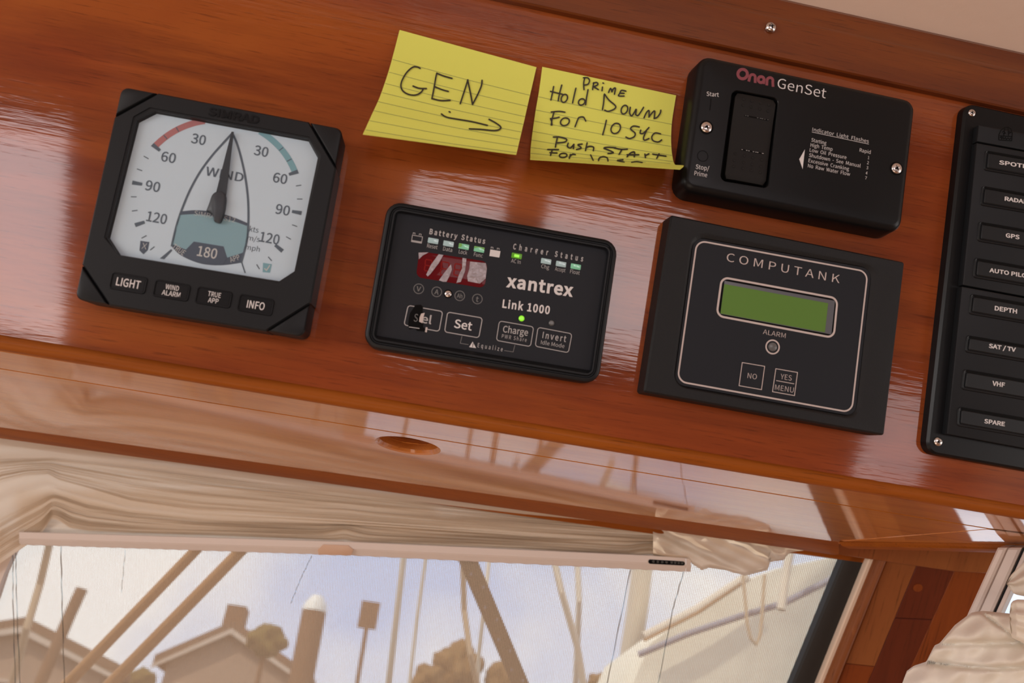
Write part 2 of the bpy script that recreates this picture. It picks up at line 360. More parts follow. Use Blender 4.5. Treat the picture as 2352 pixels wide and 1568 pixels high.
def screw_me(R, h, ang=0.4):
    bm = bmesh.new(); nr, ns = 14, 48; rows = []
    for i in range(1, nr + 1):
        r = R * i / nr; row = []
        for k in range(ns):
            a = 2 * math.pi * k / ns; x, y = r * math.cos(a), r * math.sin(a); xr = x * math.cos(ang) + y * math.sin(ang); yr = -x * math.sin(ang) + y * math.cos(ang)
            z = h * math.sqrt(max(0, 1 - (r / R) ** 2 * 0.92)); arm = min(abs(xr), abs(yr)); lon = max(abs(xr), abs(yr))
            if (arm < R * 0.13 and lon < R * 0.56) or r < R * 0.22: z -= h * 0.85 * (1 - 0.5 * lon / (0.56 * R))
            row.append(bm.verts.new((x, y, z)))
        rows.append(row)
    c = bm.verts.new((0, 0, h * 0.1))
    for k in range(ns): bm.faces.new((c, rows[0][k], rows[0][(k + 1) % ns]))
    for a, b in zip(rows, rows[1:]):
        for k in range(ns): bm.faces.new((a[k], b[k], b[(k + 1) % ns], a[(k + 1) % ns]))
    sk = [bm.verts.new((v.co.x, v.co.y, -h * 0.4)) for v in rows[-1]]
    for k in range(ns): bm.faces.new((rows[-1][k], sk[k], sk[(k + 1) % ns], rows[-1][(k + 1) % ns]))
    return bm

def screw_cross(parent, R, h, ang, loc):
    bm = bmesh.new(); c_ = R * 0.125; l_ = R * 0.54; z = loc[2] + h * 0.34
    P = [(c_, c_), (l_, c_ * 0.8), (l_, -c_ * 0.8), (c_, -c_), (c_ * 0.8, -l_), (-c_ * 0.8, -l_), (-c_, -c_), (-l_, -c_ * 0.8), (-l_, c_ * 0.8), (-c_, c_), (-c_ * 0.8, l_), (c_ * 0.8, l_)]
    ca, sa = math.cos(ang), math.sin(ang); P = [(loc[0] + x * ca - y * sa, loc[1] + x * sa + y * ca) for x, y in P]
    loft(bm, [[(x, y, z - h * 0.2) for x, y in P], [(x, y, z) for x, y in P]], False, True); finish(bm, 'cross_shade', M['void'], parent, smooth=None)  # dark plate painting in the shade of the cross slot
# ------------------------------------------------------------------ fascia panel, trims, ceiling
def struct(bm, name, material, label, cat=None, smooth=30, matrix=None):
    o = finish(bm, name, M[material], None, matrix, smooth); return lab(o, label, cat, None, 'structure')
def xprofile(x0, x1, prof, nx=2):              # extrude a (v, w) outline along the panel's X
    bm = bmesh.new(); loft(bm, [[(x0 + (x1 - x0) * i / (nx - 1), a, b) for a, b in prof] for i in range(nx)], True, True)
    return bm
def line_v(p, q, x, w_=0):                      # panel v of the pixel line p-q at panel x
    a, b = PL(*p, w_), PL(*q, w_); return a.y + (b.y - a.y) * (x - a.x) / (b.x - a.x)
XL, XR = -0.75, 0.80
vt = line_v((1500, 69), (2352, 257), 0.25); vb = line_v((0, 772), (2352, 1162), 0.05)
struct(xprofile(XL, XR, [(vb - 0.002, -0.018), (vb - 0.002, 0), (vt + 0.03, 0), (vt + 0.03, -0.018)]), 'wall_front', 'panel_wood', 'varnished red mahogany instrument panel above the window', matrix=PM)
# raised upper moulding: lower face, eased bend, upper bevel
hb = 0.0045
v1 = line_v((1500, 69), (2352, 257), 0.2, hb); v2 = line_v((1688, 0), (2268, 154), 0.3, hb); v3 = line_v((1815, 0), (2352, 125), 0.3, 0.0)
pr = [(v1, 0.0), (v1, hb - 0.0008), (v1 + 0.0008, hb)]
for k in range(7):
    t = k / 6; pr.append((v2 + (v3 - v2) * 0.25 * t, hb + 0.0 - 0.0012 * t * t))
pr += [(v3 - 0.002, 0.0028), (v3 + 0.004, -0.002), (v3 + 0.02, -0.01), (v1, -0.01)]
struct(xprofile(XL, XR, pr), 'trim_1', 'trim_wood', 'raised darker mahogany board with a single screw under the pale vinyl headliner', matrix=PM)
# ceiling: vinyl headliner starting at the top of the moulding and running aft
zc = (PM @ Vector((0, v3, 0.001))).z; yc = (PM @ Vector((0, v3, 0.001))).y
bm = bmesh.new(); HX0, HX1, HY0, HY1 = -0.15, 0.45, -1.2, -0.7
nC = 14
def cbox(bm, x0, x1, y0, y1, z0, z1):
    v = [bm.verts.new((x, y, z)) for z in (z0, z1) for y in (y0, y1) for x in (x0, x1)]
    for f in ((0, 1, 3, 2), (4, 6, 7, 5), (0, 4, 5, 1), (2, 3, 7, 6), (0, 2, 6, 4), (1, 5, 7, 3)): bm.faces.new([v[i] for i in f])
cbox(bm, -1.9, 2.3, HY1, yc + 0.012, zc, zc + 0.05); cbox(bm, -1.9, 2.3, -2.25, HY0, zc, zc + 0.05)
cbox(bm, -1.9, HX0, HY0, HY1, zc, zc + 0.05); cbox(bm, HX1, 2.3, HY0, HY1, zc, zc + 0.05)
struct(bm, 'ceiling', 'vinyl', 'cream grained vinyl headliner with a deck hatch opening')
# bead moulding along the lower edge of the panel
ve = line_v((0, 808), (2352, 1181), 0.05)
rb = (vb - ve) / 2 + 0.001; pr = []
for k in range(15):
    a = math.pi * (-0.55 + 1.1 * k / 14); pr.append(((vb + ve) / 2 + math.sin(a) * rb, math.cos(a) * rb * 0.9 - 0.0015))
pr += [(vb, -0.012), (ve, -0.012)]
struct(xprofile(XL, XR, pr), 'trim_2', 'strip_wood', 'rounded mahogany bead between the instrument panel and the glossy soffit', matrix=PM)
# ------------------------------------------------------------------ soffit (seen from below, mirror varnish)
NS = G @ Vector((0, 0, 1)); HS = 0.0905
def SO(x, y, h=HS): return HP(x, y, NS, h)
def line_ext(p, q, xs):                          # extend a pixel line to other x
    return [(x, p[1] + (q[1] - p[1]) * (x - p[0]) / (q[0] - p[0])) for x in xs]
SM = Matrix.Translation(CAM) @ G.to_4x4(); SI = SM.inverted()
def slab(name, polypx, h, th, material, label, hole=None, local=True, bev=0.0008):
    """board lying in the soffit plane, its underside at height h"""
    pts = [SI @ SO(x, y, h) for x, y in polypx]
    P = [Vector((p.x, p.y)) for p in pts]
    bm = bmesh.new(); a = sum(P[i].x * P[(i + 1) % len(P)].y - P[(i + 1) % len(P)].x * P[i].y for i in range(len(P)))
    if a < 0: P = P[::-1]
    low = inset(P, bev)
    loft(bm, [[(p.x, p.y, h + th) for p in P], [(p.x, p.y, h + bev) for p in P], [(p.x, p.y, h) for p in low]], True, hole is None)
    return bm, P
n0, n1 = line_ext((0, 806), (2352, 1179), (-900, 3000)); g0, g1 = line_ext((0, 846), (2270, 1213), (-900, 2270))
f0, f1 = line_ext((0, 981), (1926, 1244), (-900, 1926))
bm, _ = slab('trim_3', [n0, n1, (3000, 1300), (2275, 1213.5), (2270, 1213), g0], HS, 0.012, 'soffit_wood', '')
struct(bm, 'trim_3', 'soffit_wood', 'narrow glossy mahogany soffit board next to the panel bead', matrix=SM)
# lower soffit board with the finger hole: a polygon with an elliptical opening
hc = SI @ SO(937, 1024); hl, hr = SI @ SO(862, 1015), SI @ SO(1013, 1041)
RH = (hr - hl).length / 2 * 0.93
poly = [(g0[0], g0[1] + 1.2), (2268, 1214.2), (1930, 1241), (f1[0], f1[1]), f0]
P = [SI @ SO(x, y) for x, y in poly]; P = [Vector((p.x, p.y)) for p in P]
def with_hole(P, c, ra, rb_, n=48):
    """rays from the hole's rim to the polygon"""
    out_, inn = [], []
    for k in range(n):
        a = 2 * math.pi * k / n; d = Vector((math.cos(a), math.sin(a))); best = None
        for i in range(len(P)):
            p, q = P[i], P[(i + 1) % len(P)]; e = q - p; den = d.x * e.y - d.y * e.x
            if abs(den) < 1e-12: continue
            t = ((p - c).x * e.y - (p - c).y * e.x) / den; s_ = ((p - c).x * d.y - (p - c).y * d.x) / den
            if t > 0 and -1e-6 <= s_ <= 1 + 1e-6 and (best is None or t < best): best = t
        out_.append([c + d * best, a]); inn.append(Vector((c.x + ra * d.x, c.y + rb_ * d.y)))
    for v in P:                                  # snap the nearest ray to each polygon corner
        a = math.atan2((v - c).y, (v - c).x); i = min(range(n), key=lambda k: abs((out_[k][1] - a + math.pi) % (2 * math.pi) - math.pi)); out_[i][0] = v
    return [o[0] for o in out_], inn
cH = Vector((hc.x, hc.y)); o_r, i_r = with_hole(P, cH, RH, RH * 1.28, 240)
bm = bmesh.new()
def sc_r(f, z): return [(cH.x + (p.x - cH.x) * f, cH.y + (p.y - cH.y) * f, z) for p in i_r]
loft(bm, [[(p.x, p.y, HS + 0.012) for p in o_r], [(p.x, p.y, HS) for p in o_r], sc_r(1.06, HS), sc_r(1.0, HS + 0.0008), sc_r(0.95, HS + 0.0026), sc_r(0.93, HS + 0.012)], False, False)
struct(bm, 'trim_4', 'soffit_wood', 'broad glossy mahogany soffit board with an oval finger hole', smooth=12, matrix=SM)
# finger hole cup: second ledge and dark inside
bm = bmesh.new()
loft(bm, [sc_r(0.935, HS + 0.0065), sc_r(0.70, HS + 0.0065), sc_r(0.67, HS + 0.0075), sc_r(0.66, HS + 0.022)], False, True)
cup = lab(finish(bm, 'finger_pull', M['strip_wood'], None, SM), 'dark recessed oval finger pull set in the glossy soffit board', 'finger pull')
# side soffit: the board beyond the mitre, running to the right
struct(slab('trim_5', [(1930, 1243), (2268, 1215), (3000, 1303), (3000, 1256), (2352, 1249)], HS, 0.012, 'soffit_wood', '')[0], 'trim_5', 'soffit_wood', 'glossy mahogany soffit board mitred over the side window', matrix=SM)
# edge strip along the far side of the soffit, hanging a little below it
e0, e1 = line_ext((0, 1004), (1995, 1283), (-900, 2262)); e1 = (2262, 1317)
def quadstrip(name, top, bot, h, back, material, label):
    """strip whose face runs from the soffit edge (top, at HS) down to bot; thickness goes away from the room"""
    bm = bmesh.new(); A = [SI @ SO(*p, HS + 0.0005) for p in top]; B = []
    for p, q in zip(top, bot):
        b = SI @ SO(*q, h); B.append(b)
    up = Vector((0, 0, 0.02)); bk = Vector(back)
    A2 = [a + up for a in A]; B2 = [b + bk for b in B]; A3 = [b + bk + up * 1.3 for b in B]
    rows = [A2, A, [a.lerp(b, 0.5) + Vector((0, -0.0008, -0.0012)) for a, b in zip(A, B)], B, B2, A3]
    vs = [[bm.verts.new(p) for p in r] for r in rows]
    for a, b in zip(vs, vs[1:]):
        for i in range(len(a) - 1): bm.faces.new((a[i], a[i + 1], b[i + 1], b[i]))
    return struct(bm, name, material, label, matrix=SM)
quadstrip('trim_6', [f0, (0, 981), (800, 1091), (1500, 1185.5), f1], [e0, (0, 1004), (800, 1114), (1500, 1212), (1926, 1273)], HS - 0.0035, (0, 0.006, 0), 'strip_wood', 'matt brown mahogany edge strip between soffit and pleated shade')
quadstrip('trim_7', [(1926, 1244), (2352, 1248), (3000, 1254)], [(1940, 1256), (2352, 1267), (3000, 1284)], HS - 0.003, (0.006, 0.004, 0), 'strip_wood', 'mahogany edge strip above the side window')

# ------------------------------------------------------------------ front window: plane raked forward
eS = Vector((math.cos(R_(-8.5)), math.sin(R_(-8.5)), 0)); dS = Vector((0.05, 0.5795, -0.8134)).normalized()
eW = (G @ eS).normalized(); dW = G @ dS; nW = eW.cross(dW).normalized(); dW = nW.cross(eW)
if nW.y < 0: nW = -nW
dW = dW if dW.z < 0 else -dW
W0 = HP(1489, 1291, NS, HS - 0.025)
cW = (W0 - CAM).dot(nW)
WM = Matrix((( eW.x, -dW.x, -nW.x, W0.x), (eW.y, -dW.y, -nW.y, W0.y), (eW.z, -dW.z, -nW.z, W0.z), (0, 0, 0, 1)))   # x along, y up the rake, z into the cabin
WI = WM.inverted()
def WP(x, y, off=0.0): return HP(x, y, nW, cW - off)      # off > 0: towards the cabin
def WL(x, y, off=0.0): return WI @ WP(x, y, off)
# header panel closing the gap between soffit and glass, and window frame
a = WL(0, 1004); b = WL(1950, 1275); c = WL(1990, 1280); d = WL(1855, 1568)
lx = -0.62; tyW = 0.05
# right jamb: gasket and cream liner follow the leaning window edge
def edge_pt(p, q, t, off): return WL(p[0] + (q[0] - p[0]) * t, p[1] + (q[1] - p[1]) * t, off)
win = empty('window_1', WM, 'front window with sun screen under the soffit', None); win['kind'] = 'structure'
def wbar(name, pa, pb, qa, qb, off, th, material, label=None, ext=0.6, r=0.0015, parent=None, up=0.07):
    """bar in the window plane between two pixel lines (pa-pb outer left, qa-qb outer right)"""
    A, B = edge_pt(pa, pb, -up, off), edge_pt(pa, pb, 1 + ext, off); C_, D_ = edge_pt(qa, qb, -up, off), edge_pt(qa, qb, 1 + ext, off)
    bm = bmesh.new(); sgn = 1
    def ringy(a, c):
        w2 = c - a; n2 = Vector((0, 0, 1)); o = []
        for k, (s_, t_) in enumerate(((0, -1), (0, -0.25), (0.08, -0.08), (0.25, 0), (0.75, 0), (0.92, -0.08), (1, -0.25), (1, -1))): o.append(a + w2 * s_ + n2 * th * t_)
        return o
    loft(bm, [ringy(A, C_), ringy(B, D_)], True, True)
    o = finish(bm, name, M[material], parent); 
    if not parent: o.matrix_world = WM; lab(o, label, None, None, 'structure')
    elif label: o['label'] = label
    return o
gk0, gk1 = (1942, 1279), (1823, 1568); gl0, gl1 = (1995, 1283), (1880, 1568)
wbar('gasket', gk0, gk1, gl0, gl1, 0.012, 0.012, 'gasket', 'black rubber gasket', parent=win)
cl0, cl1 = (2011, 1286), (1896, 1568)
wbar('liner', gl0, gl1, cl0, cl1, 0.018, 0.010, 'cream_frame', 'cream window liner', parent=win)
# left jamb, sill and head (outside or behind the shade)
bm = bmesh.new(); cbox(bm, -0.90, -0.86, -0.55, 0.08, -0.02, 0.01); finish(bm, 'jamb', M['white_plastic'], win)
bm = bmesh.new(); P = [Vector((p.x, p.y)) for p in (WL(*c, 0.002) for c in ((-600, 1100), (60, 1215), (48, 1240), (36, 1253), (25, 1282), (5, 1326), (-14, 1385), (-200, 1700), (-900, 1900)))]
loft(bm, [[(p.x, p.y, -0.008) for p in P], [(p.x, p.y, 0.002) for p in P]], False, True); finish(bm, 'corner_piece', M['white_plastic'], win, smooth=None)
bm = bmesh.new(); cbox(bm, -0.90, 0.22, -0.58, -0.52, -0.03, 0.02); finish(bm, 'sill', M['white_plastic'], win)
bm = bmesh.new(); cbox(bm, -0.90, 0.26, 0.035, 0.07, -0.02, 0.012); finish(bm, 'head', M['strip_wood'], win)
bm = bmesh.new(); cbox(bm, -0.88, 0.24, -0.55, 0.05, -0.013, -0.009); finish(bm, 'glass_pane', M['glass'], win)
# woven sun screen: real threads
PITCH = 0.00158
def right_edge_x(y):                             # window edge at height y of the plane
    t0, t1 = edge_pt(gk0, gk1, 0, 0), edge_pt(gk0, gk1, 1, 0); return t0.x + (t1.x - t0.x) * (y - t0.y) / (t1.y - t0.y)
bm = bmesh.new(); y0s, y1s, x0s = -0.42, 0.045, -0.80
tw = 0.00052; zs = -0.0045
nx = int((0.22 - x0s) / PITCH)
for i in range(nx):
    x = x0s + i * PITCH; ya = y0s
    yb = y1s
    if x > right_edge_x(y1s):
        continue
    if x > right_edge_x(y0s):
        t0, t1 = edge_pt(gk0, gk1, 0, 0), edge_pt(gk0, gk1, 1, 0); ya = max(y0s, t0.y + (t1.y - t0.y) * (x - t0.x) / (t1.x - t0.x) - 0.005)
    if ya >= yb: continue
    v = [bm.verts.new(p) for p in ((x - tw / 2, ya, zs), (x, ya, zs + tw * 0.5), (x + tw / 2, ya, zs), (x - tw / 2, yb, zs), (x, yb, zs + tw * 0.5), (x + tw / 2, yb, zs))]
    bm.faces.new((v[0], v[1], v[4], v[3])); bm.faces.new((v[1], v[2], v[5], v[4]))
for j in range(int((y1s - y0s) / PITCH)):
    y = y0s + j * PITCH; xe = right_edge_x(y) + 0.003
    v = [bm.verts.new(p) for p in ((x0s, y - tw / 2, zs), (x0s, y, zs + tw * 0.6), (x0s, y + tw / 2, zs), (xe, y - tw / 2, zs), (xe, y, zs + tw * 0.6), (xe, y + tw / 2, zs))]
    bm.faces.new((v[0], v[1], v[4], v[3])); bm.faces.new((v[1], v[2], v[5], v[4]))
scr = finish(bm, 'sun_screen', M['mesh'], None, WM, None)
lab(scr, 'fine woven tan sun screen stretched across the front window', 'screen', None, 'stuff')

# ------------------------------------------------------------------ gathered pleated shade
def interp(tab, x):
    if x <= tab[0][0]: return tab[0][1]
    for (a, b), (c, d) in zip(tab, tab[1:]):
        if x <= c:
            t = (x - a) / (c - a); t2 = t * t * (3 - 2 * t) if False else t; return b + (d - b) * t2
    return tab[-1][1]
sh = empty('pleated_shade', WM, 'cream pleated shade gathered up above the white bottom rail', 'window shade')
# fold curves: image height of a fold at several places along the shade
top = [(-300, 975), (0, 1000), (130, 1012), (400, 1045), (800, 1098), (1200, 1150), (1480, 1190), (1560, 1200)]
vt1 = [(-300, 1060), (0, 1055), (125, 1052), (300, 1071), (800, 1133), (1200, 1180), (1480, 1206), (1560, 1214)]   # below the smooth valance
mid = [(-300, 1230), (-60, 1145), (0, 1108), (60, 1092), (110, 1088), (135, 1102), (200, 1120), (300, 1150), (450, 1172), (800, 1192), (1200, 1222), (1480, 1238), (1560, 1240)]
m2 = [(-300, 1370), (0, 1190), (60, 1160), (112, 1138), (125, 1136), (140, 1140), (200, 1160), (300, 1178), (450, 1192), (800, 1205), (1200, 1230), (1480, 1243), (1560, 1243)]
def backing(u, v):
    x = 46 + 1515 * u; return WL(x, 1120 + (interp([(46, 1224), (800, 1246), (1500, 1278), (1586, 1284)], x) - 1120) * v if x < 1000 else 1180 + (interp([(46, 1224), (800, 1246), (1500, 1278), (1586, 1284)], x) - 1180) * v, 0.0055 + 0.0012 * math.sin(v * 30 + u * 5))
bot = [(-300, 1480), (-60, 1335), (0, 1294), (40, 1266), (70, 1246), (95, 1226), (118, 1190), (135, 1195), (160, 1212), (200, 1219), (300, 1223), (500, 1229), (770, 1240), (790, 1238), (810, 1243), (1200, 1260), (1440, 1275), (1500, 1272), (1560, 1282)]
bands = [(top, vt1, 2, 0.004), (vt1, mid, 22, 0.0019), (mid, m2, 2, 0.005), (m2, bot, 19, 0.0026)]
bm = bmesh.new(); xs = []
x = -300
while x < 1562: xs.append(x); x += 7 if (60 < x < 230 or 730 < x < 860) else 16
rows = []
rnd_ = random.Random(3)
k_abs = 0
for bi, (ta, tb, nf, amp) in enumerate(bands):
    steps = nf * 6
    for s_ in range(0 if bi == 0 else 1, steps + 1):
        t = s_ / steps; ph = t * nf; fr_ = ph - math.floor(ph); fold = int(ph)
        rs = random.Random(bi * 100 + fold); wob = rs.uniform(-1, 1); w1, w2 = rs.uniform(0.003, 0.009), rs.uniform(0, 6); dv = rs.uniform(0.7, 1.25)
        row = []
        for x in xs:
            ya, yb = interp(ta, x), interp(tb, x); y = ya + (yb - ya) * t
            if bi in (1, 3): y -= (9 * math.exp(-((x - 792) / 38) ** 2) + 7 * math.exp(-((x - 1488) / 34) ** 2)) * math.sin(math.pi * min(1, t * 1.02)) * (1 if bi == 3 else 0.3 * t)
            env = math.sin(math.pi * min(1, max(0, t))) if nf > 4 else 0
            y += env * 3.0 * math.sin(x * w1 + w2) * wob * min(1, abs(yb - ya) / 60)
            saw = (1 - fr_) if fr_ > 0.22 else fr_ / 0.22
            z = 0.010 + amp * dv * (saw if nf > 2 else 0.6 * math.sin(math.pi * fr_)) * (0.55 + 0.45 * math.sin(x * w1 * 1.7 + w2 * 2))
            if bi == 0: z += 0.002
            row.append(bm.verts.new(WL(x, y, z)))
        rows.append(row)
for a, b in zip(rows, rows[1:]):
    for i in range(len(a) - 1): bm.faces.new((a[i], a[i + 1], b[i + 1], b[i]))
finish(bm, 'pleated_fabric', M['shade'], sh, smooth=75)
BACK = backing
# bottom rail
def wstrip(name, prof, xs_, ytab, ztab, material, parent, label=None):
    """strip along the window: prof = list of (dy px fraction, z) between two pixel curves"""
    bm = bmesh.new(); rows = []
    for f, z in prof:
        rows.append([bm.verts.new(WL(x, interp(ytab, x) + (interp(ztab, x) - interp(ytab, x)) * f, z)) for x in xs_])
    for a, b in zip(rows, rows[1:]):
        for i in range(len(a) - 1): bm.faces.new((a[i], a[i + 1], b[i + 1], b[i]))
    for i in (0, -1):
        bm.faces.new([r[i] for r in rows])
    o = finish(bm, name, M[material], parent, smooth=40)
    if label: o['label'] = label
    return o
rt = [(60, 1221), (800, 1243), (1500, 1275), (1586, 1281)]; rbm = [(60, 1251), (800, 1275), (1500, 1309), (1586, 1313)]
rxs = [44, 120, 200, 400, 600, 800, 1000, 1200, 1400, 1500, 1575]
rt2 = [(-250, 1211)] + rt; rb2 = [(-250, 1243)] + rbm
wstrip('bottom_rail', [(0.0, 0.004), (0.0, 0.013), (0.04, 0.0145), (0.52, 0.0145), (0.56, 0.0135), (0.60, 0.0135), (0.64, 0.0125), (0.95, 0.011), (1.0, 0.010), (1.0, 0.004)], rxs, rt2, rb2, 'white_plastic', sh, 'off white bottom rail')
wstrip('end_cap', [(-0.02, 0.004), (-0.02, 0.013), (0.04, 0.0148), (0.52, 0.0148), (0.64, 0.013), (0.97, 0.0112), (1.0, 0.004)], [1575.5, 1582, 1587], rt2, rb2, 'white_plastic', sh)
slot = [WL(*p, 0.0146) for p in ((1489, 1284), (1573, 1289), (1573, 1298.5), (1489, 1294))]
bm = bmesh.new(); q = rnd([Vector((p.x, p.y)) for p in slot], 0.0022, 5); loft(bm, [[(p.x, p.y, 0.0135) for p in q], [(p.x, p.y, 0.0148) for p in q]], True, True)
so = finish(bm, 'slot', M['void'], sh); so['label'] = 'dark rounded slot near the rail end'
for px in (1501, 1511, 1521, 1531, 1543, 1551, 1559, 1567):
    p = WL(px, 1289 + (px - 1501) * 0.055, 0.0149); bm = bmesh.new(); loft(bm, [ngon(p.x, p.y, 0.0012, 12, 0.0147), ngon(p.x, p.y, 0.0010, 12, 0.0153)], True, True); finish(bm, 'peg', M['cord'], sh)
# tan clip in the middle of the rail
cq = [WL(*p, 0.0148) for p in ((742, 1250), (800, 1252), (812, 1262), (806, 1275), (732, 1273), (730, 1262))]
bm = bmesh.new(); q = [Vector((p.x, p.y)) for p in cq]; loft(bm, [[(p.x, p.y, 0.012) for p in q], [(p.x, p.y, 0.0152) for p in q], [(p.x, p.y, 0.0158) for p in inset(q, 0.0012)]], True, True)
finish(bm, 'rail_clip', M['clip'], sh)['label'] = 'tan clip on the rail'
# lift cords in front of the screen
def cord(pts, r, nm='lift_cord'):
    bm = bmesh.new(); P3 = []
    for (a, b), (c, d) in zip(pts, pts[1:]):
        for k in range(12): t = k / 12; P3.append(WL(a + (c - a) * t + 0.6 * math.sin(k * 1.3 + a), b + (d - b) * t, 0.001))
    P3.append(WL(*pts[-1], 0.001)); tube(bm, P3, r, 6); finish(bm, nm, M['cord'], sh)
cord([(140, 1255), (143, 1400), (150, 1640)], 0.00035)
cord([(36, 1262), (38, 1380), (49, 1640)], 0.0003); cord([(30, 1275), (30, 1380), (37, 1640)], 0.0003)
cord([(1448, 1308), (1395, 1568), (1380, 1640)], 0.0003)
cord([(1570, 1313), (1545, 1400), (1498, 1640)], 0.0003)
cord([(716, 1276), (690, 1330), (668, 1385)], 0.00018); cord([(288, 1262), (279, 1360)], 0.00015)
# bunched loose end of the shade, hanging over the rail's right end
def cloth(name, parent, fn, nu, nv, material, matrix=None, smooth=60, label=None):
    bm = bmesh.new(); g_ = [[bm.verts.new(fn(i / nu, j / nv)) for i in range(nu + 1)] for j in range(nv + 1)]
    for a, b in zip(g_, g_[1:]):
        for i in range(nu): bm.faces.new((a[i], a[i + 1], b[i + 1], b[i]))
    o = finish(bm, name, M[material], parent, matrix, smooth)
    if label: o['label'] = label
    return o
cloth('backing_fabric', sh, backing, 60, 30, 'shade')
btop = [(1500, 1190), (1560, 1196), (1700, 1212), (1860, 1236), (1885, 1250)]
bbot = [(1500, 1276), (1580, 1283), (1590, 1295), (1612, 1309), (1630, 1303), (1665, 1309), (1712, 1322), (1765, 1308), (1768, 1290), (1800, 1286), (1810, 1272), (1840, 1266), (1885, 1256)]
def bunch(u, v):
    x = 1500 + 385 * u; ya, yb = interp(btop, x), interp(bbot, x); y = ya + (yb - ya) * v
    # folds run from upper left to lower right
    s_ = (x - 1500) * 0.42 - (y - 1190); z = 0.017 + 0.0045 * math.sin(s_ * 0.085 + 0.9) + 0.0022 * math.sin(s_ * 0.19 + 0.01 * x) + 0.0012 * math.sin(0.06 * x + 0.11 * y)
    z += 0.006 * math.sin(math.pi * min(1, u * 1.1)) * math.sin(math.pi * (0.15 + 0.85 * v) * 0.8)
    if v > 0.93: z -= 0.012 * (v - 0.93) / 0.07
    return WL(x, y, z)
cloth('loose_fabric', sh, bunch, 110, 48, 'shade', label='rumpled loose end of the shade')

# ------------------------------------------------------------------ mahogany post between the windows, with planks
OFFP = 0.022
post = empty('trim_8', WM, 'mahogany plank post between front window and side window', None); post['kind'] = 'structure'
def at_line(a, b, y):
    t = (y - a[1]) / (b[1] - a[1]); return (a[0] + (b[0] - a[0]) * t, y)
LA = (cl0, cl1); LB = ((2037, 1287), (1925, 1568)); LC = ((2106, 1298), (1994, 1568)); LD = ((2191, 1313), (2076, 1568)); LE = ((2275, 1325), (2160, 1600))
def plank(la, lb, y0, y1, off, th, material, r=0.0006, slope=0.0, label=None):
    q = [at_line(*la, y0), at_line(*lb, y0 + slope), at_line(*lb, y1 + slope), at_line(*la, y1)]
    p = [WL(*c, off) for c in q]; P = [Vector((v.x, v.y)) for v in p]
    if sum(P[i].x * P[(i + 1) % 4].y - P[(i + 1) % 4].x * P[i].y for i in range(4)) < 0: P = P[::-1]
    bm = bmesh.new(); loft(bm, [[(v.x, v.y, off - th) for v in P], [(v.x, v.y, off - r) for v in P], [(v.x, v.y, off) for v in inset(P, r)]], False, True)
    o = finish(bm, 'plank', None, None, None); o.data.transform(Matrix.Rotation(R_(-66), 4, 'Z').inverted() if False else Matrix.Identity(4))
    o.data.materials.append(M[material]); o.parent = post
    if label: o['label'] = label
    return o
plank(LB, LC, 1278, 1523.5, OFFP, 0.02, 'post_wood', slope=7); plank(LB, LC, 1524.5, 1700, OFFP, 0.02, 'post_mid', slope=7)
plank(LC, LD, 1285, 1419, OFFP, 0.0196, 'post_dark', slope=4, label='dark plank with a wooden plug'); plank(LC, LD, 1420, 1700, OFFP - 0.0002, 0.0196, 'post_dark', slope=4)
plank(LD, LE, 1290, 1700, OFFP, 0.02, 'post_mid')
pg = WL(2108, 1349, OFFP); bm = bmesh.new(); loft(bm, [ngon(pg.x, pg.y, 0.0042, 24, OFFP - 0.002), ngon(pg.x, pg.y, 0.0038, 24, OFFP + 0.0005)], False, True); finish(bm, 'wood_plug', M['post_mid'], post)
# rounded nosing next to the liner
A0, A1 = edge_pt(*LA, -0.06, OFFP), edge_pt(*LA, 1.5, OFFP); B0, B1 = edge_pt(*LB, -0.06, OFFP), edge_pt(*LB, 1.5, OFFP)
bm = bmesh.new()
def arc_ring(a, b):
    o = []
    for k in range(13):
        t = k / 12; ang = math.pi * t; p = a + (b - a) * (0.5 - 0.5 * math.cos(ang)); o.append(Vector((p.x, p.y, OFFP - 0.006 + 0.011 * math.sin(ang))))
    o += [Vector((b.x, b.y, OFFP - 0.02)), Vector((a.x, a.y, OFFP - 0.02))]; return o
loft(bm, [arc_ring(A0, B0), arc_ring(A1, B1)], True, True); finish(bm, 'nosing', M['post_wood'], post)
# header board over the post
hq = [(1900, 1246), (2352, 1250), (2352, 1320), (2268, 1317.5), (2191, 1313), (1942, 1277), (1900, 1268)]
p = [WL(*c, 0.030) for c in hq]; P_ = [Vector((v.x, v.y)) for v in p]
if sum(P_[i].x * P_[(i + 1) % 7].y - P_[(i + 1) % 7].x * P_[i].y for i in range(7)) < 0: P_ = P_[::-1]
bm = bmesh.new(); loft(bm, [[(v.x, v.y, 0.0) for v in P_], [(v.x, v.y, 0.029) for v in P_], [(v.x, v.y, 0.030) for v in inset(P_, 0.001)]], True, True)
finish(bm, 'header_board', M['post_wood'], post)
# ------------------------------------------------------------------ side window: white frame, pane, and white curtain
sa = SO(1926, 1244) - CAM; sb = SO(2352, 1248) - CAM; sd = (sb - sa).normalized(); sdn = (G @ Vector((0.16, 0.30, -0.94))).normalized()
nSd = sd.cross(sdn).normalized(); nSd = nSd if nSd.dot(sa) > 0 else -nSd; cS = nSd.dot(sa)
uy = -(sdn - sd * sdn.dot(sd)).normalized()
SW = Matrix(((sd.x, uy.x, -nSd.x, 0), (sd.y, uy.y, -nSd.y, 0), (sd.z, uy.z, -nSd.z, 0), (0, 0, 0, 1))); o0 = CAM + sa; SW.translation = o0
if SW.to_3x3().determinant() < 0: SW = Matrix(((-sd.x, uy.x, -nSd.x, o0.x), (-sd.y, uy.y, -nSd.y, o0.y), (-sd.z, uy.z, -nSd.z, o0.z), (0, 0, 0, 1)))
SWI = SW.inverted()
def SL(x, y, off=0.0): return SWI @ HP(x, y, nSd, cS - off)
